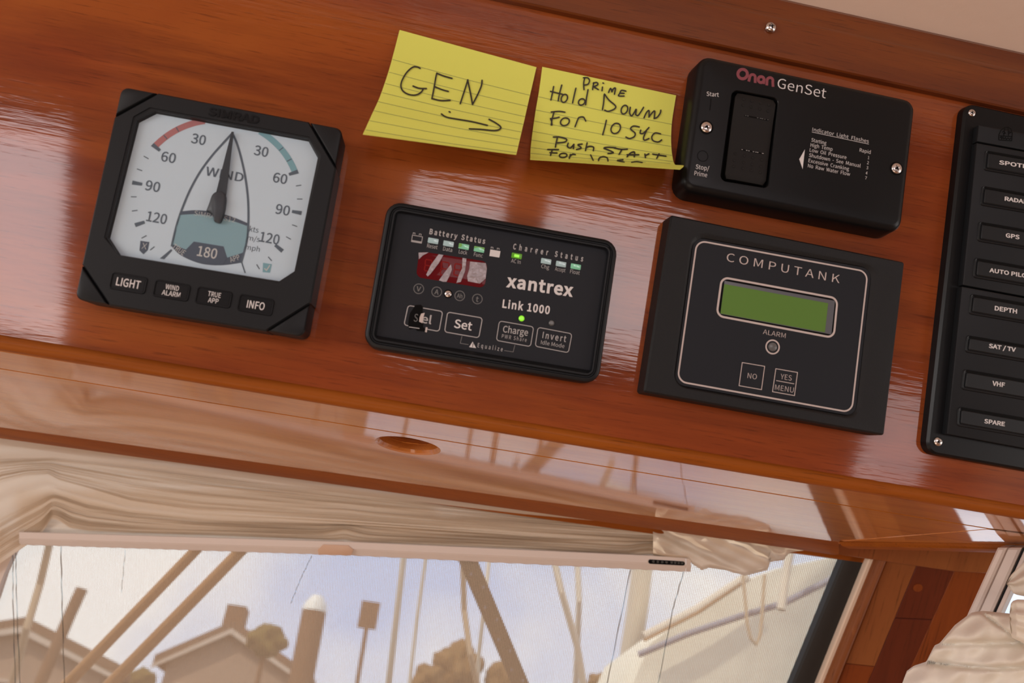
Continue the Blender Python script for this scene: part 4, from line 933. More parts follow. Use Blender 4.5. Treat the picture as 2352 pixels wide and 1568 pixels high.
# embossed word and the four keys
bmw = g.text('SIMRAD', (812, 232), (1104, 284), 46, 'satin', 0.03, None, w_ + 0.00035, 'embossed_lettering')
bmw['label'] = 'raised black word on the top bezel'
bmw.modifiers.new('s', 'SOLIDIFY').thickness = 0.0004
for s, c, lines in (('a', (361, 1194), [('LIGHT', 0, 128, 44, 0.012)]), ('b', (608, 1237), [('WIND', -18, 72, 27, 0.008), ('ALARM', 17, 98, 27, 0.008)]), ('c', (849, 1277), [('TRUE', -18, 70, 27, 0.008), ('APP', 17, 56, 27, 0.008)]), ('d', (1089, 1320), [('INFO', 0, 96, 42, 0.012)])):
    C_ = g.at(*c, w_); a_ = R_(0); kw, kh = g.m(194), g.m(96)
    bm = bmesh.new(); pl = rect(C_.x, C_.y, kw, kh)
    loft(bm, [R3(pl, 0.0016, w_ + 0.00002), R3(pl, 0.0016, w_ + 0.0005, 0.0002), R3(pl, 0.0016, w_ + 0.0005, 0.0006), R3(pl, 0.0016, w_ - 0.0003, 0.0008), R3(pl, 0.0016, w_ + 0.0001, 0.0011), R3(pl, 0.0016, w_ + 0.0001, 0.0016)], False, True)
    b = g.add(bm, 'push_button', 'satin')
    for t, dy, wd, cp, bo in lines: g.textc(t, (c[0] - 0.19 * dy, c[1] + dy), wd, cp, 'white_print', bo, b, w_ + 0.00022)

# ---- battery and charger remote
z3_ = Zoom(820, 440, 3.408)
x = Device('battery_monitor', [(887, 457), (1425, 554), (1373, 883), (836, 796)], 0.0095, 'black battery and charger status panel with a red display window', 'monitor', z3_)
w_ = x.w; bz = x.body; r_ = 0.0075
face = x.pts([(322, 140), (1977, 446), (1842, 1402), (152, 1127)], w_ - 0.003)
g1 = x.pts([(262, 100), (2005, 408), (1868, 1452), (118, 1168)], w_)
rr_ = [R3(bz, r_, 0), R3(bz, r_, w_ - 0.002), R3(bz, r_, w_ - 0.0006, 0.0006), R3(bz, r_, w_, 0.0016), R3(bz, r_, w_, 0.0022), R3(bz, r_, w_ - 0.0009, 0.0027), R3(bz, r_, w_ - 0.0009, 0.0031), R3(bz, r_, w_ + 0.0002, 0.0038), R3(bz, r_, w_ + 0.0002, 0.0046), R3(face, 0.0008, w_ - 0.0012, -0.0006), R3(face, 0.0008, w_ - 0.0030, 0)]
bm = bmesh.new(); loft(bm, rr_, True, False); x.add(bm, 'bezel', 'plastic', smooth=35)
bm = bmesh.new(); fw = w_ - 0.0030; loft(bm, [R3(face, 0.0008, fw - 0.001), R3(face, 0.0008, fw)], False, True); fp = x.add(bm, 'face_plate', 'membrane', smooth=None)
zf = fw + 0.00008; x.w = fw
x.text('Battery Status', (565, 330), (1001, 408), 43, 'grey_print', 0.034, fp, zf, sp=1.2)
x.text('Charger Status', (1220, 448), (1768, 546), 45, 'grey_print', 0.034, fp, zf, sp=1.45)
for i, (c, m_, t, tw_) in enumerate((((596, 385), 'led_win', 'Reset', 82), ((716, 408), 'led_win', 'Data', 72), ((836, 430), 'led_teal', 'Lock', 66), ((956, 452), 'led_teal', 'Func', 70), ((1250, 503), 'led_dim', 'AC In', 76), ((1480, 545), 'led_win', 'Chg', 64), ((1597, 567), 'led_win', 'Accept', 84), ((1712, 587), 'led_teal', 'Float', 78))):
    C_ = x.at(*c, fw); pl = rect(C_.x, C_.y, x.m(82), x.m(42)); b = x.box(pl, 0.0003, fw - 0.0004, fw + 0.0001, 'indicator_window', m_, None, 0.00005)
    if m_ == 'led_teal':
        s_ = x.m(41); bm = bmesh.new(); q = [(C_.x + s_ * a, C_.y + s_ * 0.5 * b_) for a, b_ in ((-0.98, 0.95), (-0.5, 0.95), (-0.35, 0.3), (-0.5, -0.3), (-0.98, -0.6))] if i == 2 else [(C_.x + s_ * a, C_.y + s_ * 0.5 * b_) for a, b_ in ((-0.98, 0.1), (-0.98, 0.96), (0.98, 0.96), (0.98, 0.1), (0.45, 0.55), (-0.2, 0.75))]
        x.flat(q, fw + 0.00018, 'lit_patch', 'led_dim', b) if i in (2, 3) else None; bm.free()
    if i == 4: x.flat(rect(C_.x, C_.y, x.m(40), x.m(22)), fw + 0.00018, 'lit_patch', 'led_green', b)
    x.textc(t, (c[0] - 6, c[1] + (43 if i < 4 else 42)), tw_, 31, 'grey_print', 0.0, fp, zf)
# battery icons
for c, filled in (((470, 362), False), ((1080, 474), True)):
    q = x.pts([(c[0] - 36, c[1] - 22), (c[0] + 43, c[1] - 8), (c[0] + 34, c[1] + 42), (c[0] - 44, c[1] + 29)], fw)
    if filled: x.flat(q, zf, 'battery_icon', 'white_print', fp)
    else:
        x.line(q, 0.00032, zf, 'battery_icon', 'grey_print', fp, True); x.flat([q[3], q[2], q[2].lerp(q[1], 0.25), q[3].lerp(q[0], 0.25)], zf, 'battery_charge', 'grey_print', fp)
    for dx in (-24, 24): x.line(x.pts([(c[0] + dx - 7, c[1] - 24 + dx * 0.18), (c[0] + dx - 6, c[1] - 36 + dx * 0.18), (c[0] + dx + 8, c[1] - 34 + dx * 0.18), (c[0] + dx + 8, c[1] - 22 + dx * 0.18)], fw), 0.00028, zf, 'battery_icon', 'grey_print', fp)
# red display, window reflections painted on it as pale patches and streaks
dw = x.pts([(487, 466), (1022, 548), (1000, 756), (462, 668)], fw)
bm = bmesh.new(); loft(bm, [R3(dw, 0.003, fw - 0.001), R3(dw, 0.003, fw + 0.0001), R3(dw, 0.003, fw + 0.00015, 0.0004)], True, True); rd = x.add(bm, 'display_lens', 'red_lens')
def seg(cx_, cy_, s, m_='red_digit'):
    for a, b in (((-30, -62), (38, -50)), ((-36, 0), (30, 12)), ((-46, 58), (24, 72)), ((-32, -58), (-38, -4)), ((38, -46), (32, 8)), ((-38, 4), (-46, 54)), ((30, 16), (24, 66))):
        x.line(x.pts([(cx_ + a[0] * s, cy_ + a[1] * s), (cx_ + b[0] * s, cy_ + b[1] * s)], fw), 0.0006, fw + 0.0002, 'digit_segment', m_, rd)
seg(560, 575, 0.72); seg(690, 600, 0.85); seg(790, 608, 0.72)
x.flat(x.pts([(885, 548), (1008, 560), (1016, 605), (1006, 680), (962, 720), (868, 702), (862, 660), (880, 600)], fw), fw + 0.00035, 'reflection_patch', 'painted_reflection', rd)
x.flat(x.pts([(826, 520), (856, 524), (846, 620), (812, 706), (778, 716), (796, 655), (822, 600)], fw), fw + 0.00035, 'reflection_patch', 'painted_reflection', rd)
x.flat(x.pts([(640, 490), (676, 496), (640, 560), (575, 645), (553, 664), (542, 650), (580, 570)], fw), fw + 0.00035, 'reflection_streak', 'painted_reflection', rd)
x.flat(x.pts([(735, 570), (742, 610), (722, 665), (700, 706), (672, 706), (642, 694), (680, 640)], fw), fw + 0.00035, 'reflection_streak', 'painted_reflection', rd)
x.flat(x.pts([(482, 478), (560, 476), (515, 500), (484, 530)], fw), fw + 0.00035, 'reflection_streak', 'painted_reflection', rd)
for s, c, cp in (('V', (483, 760), 38), ('A', (624, 784), 38), ('Ah', (804, 815), 34), ('t', (942, 840), 42)):
    C_ = x.at(*c, fw); x.circ((C_.x, C_.y), x.m(41), x.m(6), zf, 'mode_ring', 'dim_print', fp); x.textc(s, c, {'V': 36, 'A': 34, 'Ah': 44, 't': 22}[s], cp, 'dim_print', 0.02, fp, zf)
C_ = x.at(713, 800, fw); sm = screw_me(x.m(26), 0.0006, 0.9); s_ = x.add(sm, 'small_screw', 'steel', smooth=50); s_.location = (C_.x, C_.y, fw)
x.circ((C_.x, C_.y), x.m(34), x.m(9), zf, 'screw_hole_rim', 'void', fp)
def key(corners, r, lw, name, m_='grey_print'):
    q = x.pts(corners, fw); bm = bmesh.new(); loft(bm, [R3(q, r, fw - 0.0003), R3(q, r, fw + 0.00010, 0.0002), R3(q, r, fw + 0.00012, 0.0004)], False, True); k = x.add(bm, name, 'membrane')
    x.ring(q, r, x.m(lw), fw + 0.0002, 'outline', m_, k); return k
k1 = key([(398, 886), (675, 935), (645, 1098), (363, 1046)], 0.0016, 7, 'membrane_key')
k2 = key([(706, 938), (986, 986), (956, 1148), (681, 1100)], 0.0016, 7, 'membrane_key')
k3 = key([(1112, 1008), (1386, 1056), (1360, 1216), (1087, 1166)], 0.0016, 6, 'membrane_key')
k4 = key([(1414, 1058), (1686, 1110), (1656, 1264), (1391, 1212)], 0.0016, 6, 'membrane_key')
zk = fw + 0.00022
x.text('Sel', (442, 1014), (580, 1036), 64, 'grey_print', 0.015, k1, zk); x.text('Set', (757, 1062), (896, 1086), 66, 'white_print', 0.015, k2, zk)
x.text('Charge', (1140, 1098), (1336, 1128), 52, 'grey_print', 0.012, k3, zk); x.text('PWR Share', (1132, 1144), (1326, 1176), 30, 'grey_print', 0.0, k3, zk, sp=1.15)
x.text('Invert', (1450, 1144), (1634, 1176), 50, 'grey_print', 0.016, k4, zk, sp=1.15); x.text('Idle Mode', (1438, 1192), (1622, 1224), 30, 'grey_print', 0.0, k4, zk)
# worn-off patch on the first key
wp = x.pts([(455, 888), (500, 885), (518, 905), (512, 935), (520, 955), (500, 960), (488, 985), (492, 1015), (520, 1035), (515, 1060), (538, 1075), (542, 1095), (470, 1090), (455, 1070), (410, 1078), (400, 1045), (405, 1000), (415, 950), (440, 915)], fw)
x.flat(wp, fw + 0.00030, 'worn_patch', 'void', k1)['label'] = 'torn black hole in the key membrane'
x.flat(x.pts([(502, 955), (530, 948), (520, 985), (512, 1030), (486, 1018), (490, 985)], fw), fw + 0.00034, 'torn_edge', 'pink_print', k1)
x.flat(x.pts([(538, 1060), (553, 1063), (546, 1102), (532, 1098)], fw), fw + 0.00034, 'torn_edge', 'pink_print', k1)
x.flat(x.pts([(408, 1056), (490, 1068), (488, 1074), (406, 1062)], fw), fw + 0.00034, 'torn_edge', 'grey_print', k1)
x.text('S', (442, 1014), (472, 1019), 60, 'dim_print', 0.0, k1, fw + 0.00036)
x.text('xantrex', (1166, 742), (1688, 820), 100, 'white_print', 0.032, fp, zf, sp=1.05)
x.text('Link 1000', (1136, 905), (1506, 958), 64, 'white_print', 0.03, fp, zf, sp=1.08)
x.line(x.pts([(822, 1130), (808, 1186), (872, 1197)], fw), 0.0003, zf, 'link_line', 'dim_print', fp); x.line(x.pts([(1152, 1243), (1222, 1254), (1236, 1200)], fw), 0.0003, zf, 'link_line', 'dim_print', fp)
x.text('Equalize', (942, 1216), (1138, 1250), 33, 'grey_print', 0.012, fp, zf, sp=1.3)
x.flat(x.pts([(905, 1174), (932, 1224), (878, 1216)], fw), zf, 'warning_triangle', 'white_print', fp); x.text('!', (901, 1213), (909, 1214), 26, 'void', 0.02, fp, zf + 0.00008)
for c, m_, l_ in (((1288, 992), 'led_green', 'glowing green lamp'), ((1523, 1028), 'led_off', 'unlit grey lamp')):
    C_ = x.at(*c, fw); bm = bmesh.new(); r0 = x.m(23); loft(bm, [ngon(*C_, r0, 24, fw), ngon(*C_, r0 * 0.92, 24, fw + 0.0004), ngon(*C_, r0 * 0.6, 24, fw + 0.0008)], False, True); x.add(bm, 'lamp', m_)['label'] = l_

# ---- generator switch plate
z4 = Zoom(1530, 100, 3.337)
n = Device('generator_switch', [(1606, 125), (2107, 228), (2072, 535), (1570, 430)], 0.0155, 'black generator control plate with a large rocker switch and a printed flash table', 'switch plate', z4)
w_ = n.w; hole_ = n.pts([(507, 350), (866, 418), (786, 1112), (412, 1050)], w_)
bm = bmesh.new(); r_ = 0.0065; ho = rnd
loft(bm, [R3(n.body, r_, 0, -0.0012), R3(n.body, r_, w_ - 0.0032, -0.0004), R3(n.body, r_, w_ - 0.0012, 0.0007), R3(n.body, r_, w_ - 0.0002, 0.0022), R3(n.body, r_, w_, 0.0034), R3(hole_, 0.0032, w_, -0.0001), R3(hole_, 0.0032, w_ - 0.0004, 0.0002), R3(hole_, 0.0032, w_ - 0.006, 0.0003)], True, False)
n.add(bm, 'cover_plate', 'satin', smooth=35)
bm = bmesh.new(); loft(bm, [R3(hole_, 0.0032, w_ - 0.0065, 0.0), R3(hole_, 0.0032, w_ - 0.0055, 0.0001)], False, True); n.add(bm, 'switch_well', 'void')
rk = n.pts([(538, 372), (846, 432), (770, 1080), (458, 1022)], w_)
bm = bmesh.new()
RK = rect(0, 0, (rk[1] - rk[0]).length, ((rk[0] - rk[3]).length + (rk[1] - rk[2]).length) / 2); RC_ = sum(rk, Vector((0, 0))) / 4; sk_ = math.atan2((rk[1] - rk[0]).y, (rk[1] - rk[0]).x)
nv = 20; vgrid = []
hx, hy = RK[1].x, RK[2].y
def rkz(v, u): return w_ - 0.0008 + 0.0014 * abs(v) ** 1.8 - 0.0012 * (1 if v < 0 else 0) * abs(v) - 0.0006 * abs(u) ** 6 - 0.0012 * abs(v) ** 14
for j in range(nv + 1):
    v = -1 + 2 * j / nv; row = []
    ex = 1 - (max(0, abs(v) - 0.93) / 0.07) ** 2 * 0.10
    for i in range(13):
        u = -1 + 2 * i / 12; row.append(bm.verts.new((u * hx * ex, v * hy, rkz(v, u))))
    vgrid.append(row)
for a, b in zip(vgrid, vgrid[1:]):
    for i in range(12): bm.faces.new((a[i], a[i + 1], b[i + 1], b[i]))
per = vgrid[0] + [r[-1] for r in vgrid[1:-1]] + vgrid[-1][::-1] + [r[0] for r in vgrid[1:-1]][::-1]
low = [bm.verts.new((v.co.x * 1.0, v.co.y, w_ - 0.006)) for v in per]
for i in range(len(per)): j = (i + 1) % len(per); bm.faces.new((per[i], per[j], low[j], low[i]))
rko = n.add(bm, 'rocker', 'rocker', smooth=60); rko.location = (RC_.x, RC_.y, 0); rko.rotation_euler = (0, 0, sk_)
def onrk(u, v): return (u * hx, v * hy, rkz(v, u))
for v0 in (0.50, -0.29):
    bm = bmesh.new(); x0, x1 = (-0.45, 0.75) if v0 > 0 else (-0.42, 0.72)
    zz = rkz(v0, 0); cbox(bm, x0 * hx, x1 * hx, v0 * hy - 0.00035, v0 * hy + 0.00035, zz - 0.001, zz + 0.00012); n.add(bm, 'groove_line', 'void', rko)
    for k in range(10):
        bm = bmesh.new(); px_ = x0 * hx + (x1 - x0) * hx * (k + 0.3 + 0.4 * random.random()) / 10; s_ = random.uniform(0.0002, 0.0005)
        if random.random() < 0.25: bm.free(); continue
        cbox(bm, px_ - s_, px_ + s_, v0 * hy - 0.0001, v0 * hy + 0.0002, zz, zz + 0.0002); n.add(bm, 'paint_fleck', 'dim_print' if v0 > 0 else 'grey_print', rko)
for rows_, us in (((0.86, 0.72), (-0.6, -0.2, 0.25, 0.65)), ((-0.42, -0.58, -0.72), (-0.65, -0.2, 0.22, 0.66))):
    for vv in rows_:
        for uu in us:
            px_, py_, pz_ = onrk(uu, vv - uu * 0.02); bm = bmesh.new(); loft(bm, [ngon(px_, py_, 0.0010, 10, pz_ - 0.0002), ngon(px_, py_, 0.0008, 10, pz_ + 0.0002), ngon(px_, py_, 0.0003, 10, pz_ + 0.00032)], False, True); n.add(bm, 'grip_dot', 'rocker', rko)
n.w = w_
zo = Zoom(1650, 160, 9.8)
def logo(pts, closed=False, wd=68, dz=0.0):
    P = [n.at((zo(*p)[0] - 1530) * 3.337, (zo(*p)[1] - 100) * 3.337, w_) for p in pts]; n.line(P, wd / 9.8 * (D - w_) / F, w_ + 0.00008 + dz, 'logo_letter', 'red_print', None, closed)
def loop_(cx_, cy_, r): return [(cx_ + r * math.cos(2 * math.pi * i / 28), cy_ + r * math.sin(2 * math.pi * i / 28)) for i in range(28)]
def arch(x0, y0, x1, y1, cx_, cy_, r): return [(x0, y0)] + [(cx_ + r * math.cos(a), cy_ + r * math.sin(a)) for a in [math.pi * (1.04 + 1.08 * i / 12) for i in range(13)]] + [(x1, y1)]
logo(loop_(545, 100, 106), True, 76); logo(arch(682, 268, 828, 300, 768, 172, 62)); logo(loop_(960, 224, 66), True, 74, 0.00002); logo([(1040, 200), (1022, 325)], False, 52, 0.00004); logo(arch(1088, 356, 1228, 386, 1160, 246, 66), dz=0.00002)
n.text('GenSet', (850, 338), (1222, 420), 84, 'white_print', -0.004)
n.text('Start', (310, 400), (404, 408), 36, 'white_print', 0.0); n.text('Stop/', (226, 958), (328, 974), 36, 'white_print', 0.0); n.text('Prime', (216, 1008), (313, 1024), 36, 'white_print', 0.0)
n.line(n.pts([(344, 422), (341, 465), (334, 512)]), 0.0004, w_ + 0.00008, 'start_mark', 'void'); C_ = n.at(280, 862); n.circ((C_.x, C_.y), n.m(46), n.m(5), w_ + 0.00008, 'stop_mark', 'void')
n.text('Indicator  Light  Flashes', (1120, 670), (1552, 762), 30, 'white_print', -0.004); n.line(n.pts([(1117, 678), (1553, 771)]), 0.00022, w_ + 0.00008, 'underline', 'white_print')
for t, a, b in (('Starting', (1112, 750), (1227, 776)), ('High  Temp', (1106, 789), (1274, 823)), ('Low  Oil  Pressure', (1099, 827), (1381, 886)), ('Shutdown  -  See  Manual', (1094, 867), (1489, 950)), ('Excessive  Cranking', (1090, 908), (1401, 974)), ('No  Raw  Water  Flow', (1086, 948), (1408, 1014))):
    n.text(t, a, b, 30, 'white_print', -0.004)
n.text('Rapid', (1482, 828), (1566, 846), 30, 'white_print', -0.004)
for t, c in (('1', (1552, 874)), ('2', (1547, 913)), ('3', (1542, 951)), ('4', (1537, 992)), ('7', (1532, 1030))): n.textc(t, c, 11 if t == '1' else 15, 26, 'white_print', -0.004)
n.flat(n.pts([(1063, 812), (1046, 962), (1020, 886)]), w_ + 0.00008, 'arrowhead', 'white_print')
for c, an in (((308, 643), 0.5), ((1765, 958), 0.45)):
    C_ = n.at(*c); s_ = n.add(screw_me(n.m(45), 0.0011, an), 'screw', 'steel', smooth=50); s_.location = (C_.x, C_.y, w_ + 0.0002); screw_cross(s_, n.m(45), 0.0011, an, (0, 0, 0))
    bm = bmesh.new(); loft(bm, [ngon(*C_, n.m(58), 32, w_ + 0.00008), ngon(*C_, n.m(45), 32, w_ + 0.00008)], False, False); n.add(bm, 'screw_recess', 'void', smooth=None)

# ---- tank monitor
z5 = Zoom(1440, 480, 2.903)
k = Device('tank_monitor', [(1541, 494), (2077, 601), (2033, 1000), (1481, 899)], 0.012, 'black tank monitor with a green display and a pale rounded outline', 'monitor', z5)
w_ = k.w; tr0 = k.pts([(430, 138), (1690, 374), (1560, 1416), (290, 1188)], w_)
tr1 = k.pts([(446, 186), (1631, 398), (1521, 1384), (311, 1168)], w_ - 0.0015)
bm = bmesh.new()
loft(bm, [R3(k.body, 0.0012, 0, -0.0006), R3(k.body, 0.0012, w_ - 0.0012, -0.0002), R3(k.body, 0.0012, w_, 0.0007), R3(tr0, 0.008, w_), R3(tr0, 0.008, w_ - 0.0002, 0.0008), R3(tr1, 0.0062, w_ - 0.0012, -0.0003), R3(tr1, 0.0062, w_ - 0.0016, -0.0001)], True, False)
k.add(bm, 'bezel', 'plastic_grain', smooth=30)
fw = w_ - 0.0013; k.w = fw
bm = bmesh.new(); loft(bm, [R3(tr1, 0.0055, fw - 0.002), R3(tr1, 0.0055, fw, 0.0001)], False, True); kp = k.add(bm, 'face_plate', 'membrane', smooth=None)
zf = fw + 0.00008
k.ring(k.pts([(463, 203), (1611, 414), (1502, 1362), (330, 1152)], fw), 0.0052, k.m(11), zf, 'outline', 'pink_print', kp, 8)
k.text('C O M P U T A N K', (662, 346), (1416, 494), 58, 'pink_print', -0.004, kp, zf)
ld = k.pts([(627, 446), (1411, 590), (1384, 866), (590, 716)], fw); k.ring(ld, 0.0042, k.m(14), zf, 'display_outline', 'pink_print', kp, 8)
ld2 = k.pts([(643, 464), (1396, 604), (1370, 850), (606, 705)], fw)
bm = bmesh.new(); loft(bm, [R3(ld2, 0.0035, fw + 0.00003), R3(ld2, 0.0035, fw + 0.0001, 0.0002)], False, True); lb = k.add(bm, 'display_window', 'void')
l3 = k.pts([(650, 478), (1386, 612), (1362, 836), (622, 698)], fw); k.flat(l3, fw + 0.0002, 'display_border', 'lcd_grey', lb)
l4 = k.pts([(648, 500), (1340, 628), (1318, 822), (622, 696)], fw); k.flat(l4, fw + 0.0003, 'liquid_crystal', 'lcd', lb)
k.text('ALARM', (906, 832), (1056, 860), 33, 'pink_print', -0.008, kp, zf)
C_ = k.at(971, 919, fw); k.circ((C_.x, C_.y), k.m(52), k.m(10), zf, 'alarm_ring', 'pink_print', kp)
bm = bmesh.new(); loft(bm, [ngon(*C_, k.m(31), 28, fw), ngon(*C_, k.m(29), 28, fw + 0.0004), ngon(*C_, k.m(18), 28, fw + 0.0007)], False, True); k.add(bm, 'alarm_lamp', 'led_off')
for cs, tx in ((((766, 1020), (920, 1046), (898, 1206), (744, 1179)), [('NO', (803, 1126), (864, 1136), 36)]), (((990, 1061), (1139, 1087), (1118, 1246), (967, 1219)), [('YES', (1023, 1132), (1097, 1144), 36), ('MENU', (986, 1204), (1110, 1224), 36)])):
    q = k.pts(cs, fw); bm = bmesh.new(); loft(bm, [R3(q, 0.0002, fw - 0.0002), R3(q, 0.0002, fw + 0.00012, 0.0001)], False, True); kk = k.add(bm, 'membrane_key', 'membrane')
    k.ring(q, 0.0001, k.m(5), fw + 0.0002, 'outline', 'pink_print', kk, 2)
    for t, a, b, cp in tx: k.text(t, a, b, cp, 'pink_print', -0.008, kk, fw + 0.00022)
    if len(tx) > 1: k.line(k.pts([(994, 1143), (1114, 1165)], fw), k.m(4.5), fw + 0.00022, 'divider', 'pink_print', kk)

# ---- breaker switch panel running out of the picture on the right
s = Device('switch_panel', [(2216, 244), (2720, 338), (2640, 1140), (2131, 1029)], 0.0055, 'tall black switch panel with eight labelled switches in one column', 'switch panel', Zoom(0, 0, 1))
w_ = s.w
bm = bmesh.new(); loft(bm, [R3(s.body, 0.006, 0, -0.0006), R3(s.body, 0.006, w_ - 0.0012, -0.0002), R3(s.body, 0.006, w_, 0.0010)], True, True); s.add(bm, 'mounting_plate', 'satin')
A1, A2, A3 = Zoom(2152, 220, 5.225), Zoom(2120, 500, 5.228), Zoom(2100, 780, 5.226)
def mod(tl, bl, ext=430, nm='switch_module'):
    sl = 0.185; w2 = w_ + 0.004
    q = s.pts([tl, (tl[0] + ext, tl[1] + ext * sl), (bl[0] + ext, bl[1] + ext * sl), bl], w2); return s.box(q, 0.0004, w_ - 0.0005, w2, nm, 'plastic', None, 0.0006)
wm = w_ + 0.004
m0 = mod(A1(503, 346), A1(482, 546)); m1 = mod(A1(480, 562), A2(478, 806)); m2_ = mod(A2(470, 822), A3(392, 1132))
for L_, m_ in ((m0, m0),): pass
keys = [('SPOTLIGHT', A1, (608, 690), (592, 880), (744, 818), 1330, 50, m1), ('RADAR', A1, (570, 1115), (550, 1300), (812, 1254), 1095, 50, m1), ('GPS', A2, (700, 80), (682, 268), (992, 232), 1158, 52, m1), ('AUTO PILOT', A2, (650, 515), (632, 705), (795, 650), 1300, 50, m1),
        ('DEPTH', A2, (602, 948), (580, 1142), (860, 1108), 1128, 54, m2_), ('SAT / TV', A3, (660, -20), (640, 135), (893, 94), 1218, 50, m2_), ('VHF', A3, (622, 388), (598, 582), (935, 546), 1086, 54, m2_), ('SPARE', A3, (560, 838), (545, 1020), (838, 998), 1086, 50, m2_)]
for t, zz, tl, bl, ta, tx1, cp, md in keys:
    a, b = zz(*tl), zz(*bl); ex = 340; sl = 0.155 if zz is A1 else 0.165; sl = 0.17
    q0 = s.pts([(a[0] - 7, a[1] - 7), (a[0] + ex, a[1] - 7 + ex * sl), (b[0] + ex, b[1] + 4 + ex * sl), (b[0] - 7, b[1] + 3)], wm)
    bm = bmesh.new(); loft(bm, [R3(q0, 0.0016, wm + 0.00006), R3(q0, 0.0016, wm + 0.0006, 0.0003), R3(q0, 0.0016, wm + 0.0001, 0.0014)], False, True); kk = s.add(bm, 'switch_key', 'plastic')
    q1 = s.pts([(a[0], a[1]), (a[0] + ex - 10, a[1] + ex * sl), (b[0] + ex - 10, b[1] - 2 + ex * sl), (b[0], b[1] - 2)], wm)
    bm = bmesh.new(); loft(bm, [R3(q1, 0.001, wm), R3(q1, 0.001, wm + 0.0005, 0.0001), R3(q1, 0.001, wm + 0.0009, 0.0006)], False, True); cp_ = s.add(bm, 'key_cap', 'plastic', kk)
    q2 = s.pts([(a[0], a[1] - 5), (a[0] + ex - 10, a[1] - 5 + ex * sl), (a[0] + ex - 10, a[1] + ex * sl), (a[0], a[1])], wm); s.flat(q2, wm + 0.00062, 'key_gap', 'void', kk)
    P0_, P1_ = zz(*ta), zz(tx1, 0); P1_ = (P1_[0], P0_[1] + (P1_[0] - P0_[0]) * 0.155)
    s.z = Zoom(0, 0, 1); s.text(t, P0_, P1_, cp / 4.9, 'white_print', 0.03, kk, wm + 0.0010)
# embossed half-round emblem on the top module
em = lambda a, b: A1(a, b)
for P_e in ([(740, 530), (742, 470), (765, 415), (810, 382), (850, 376), (885, 400), (902, 450), (895, 540)], [(740, 530), (895, 542)], [(750, 480), (900, 490)], [(812, 390), (800, 480)], [(850, 380), (858, 480)], [(755, 505), (770, 490), (775, 520), (790, 495), (800, 520), (820, 500), (830, 525), (850, 505), (870, 525), (885, 505)], [(780, 440), (800, 425), (820, 450), (790, 455)], [(858, 430), (885, 440), (862, 455)]):
    bm = bmesh.new(); ribbon(bm, [s.at(*em(*p), wm) for p in P_e], 0.0004, wm + 0.0002); s.add(bm, 'emblem_relief', 'void', m0, smooth=None)
for c, an, R0 in ((A1(415, 208), 0.3, 9.6), (A3(282, 1222), 0.2, 10.8)):
    C_ = s.at(*c, w_); q = s.add(screw_me(R0 * (D - w_) / F, 0.0011, an), 'screw', 'steel', smooth=50); q.location = (C_.x, C_.y, w_ + 0.0002); screw_cross(q, R0 * (D - w_) / F, 0.0011, an, (0, 0, 0))

# ---- screw in the upper moulding
p = PL(1769, 64, 0.0046); R0 = 13.2 * D / F
sm_ = PM @ Matrix.Translation((p.x, p.y, 0.0052)) @ Matrix.Rotation(0.05, 4, 'Z') @ Matrix.Rotation(R_(-10), 4, 'X')
ts = lab(finish(screw_me(R0, 0.0019, 0.15), 'trim_screw', M['steel'], None, sm_, 50), 'domed cross-head steel screw standing in the upper mahogany moulding', 'screw')
screw_cross(ts, R0, 0.0019, 0.15, (0, 0, 0))

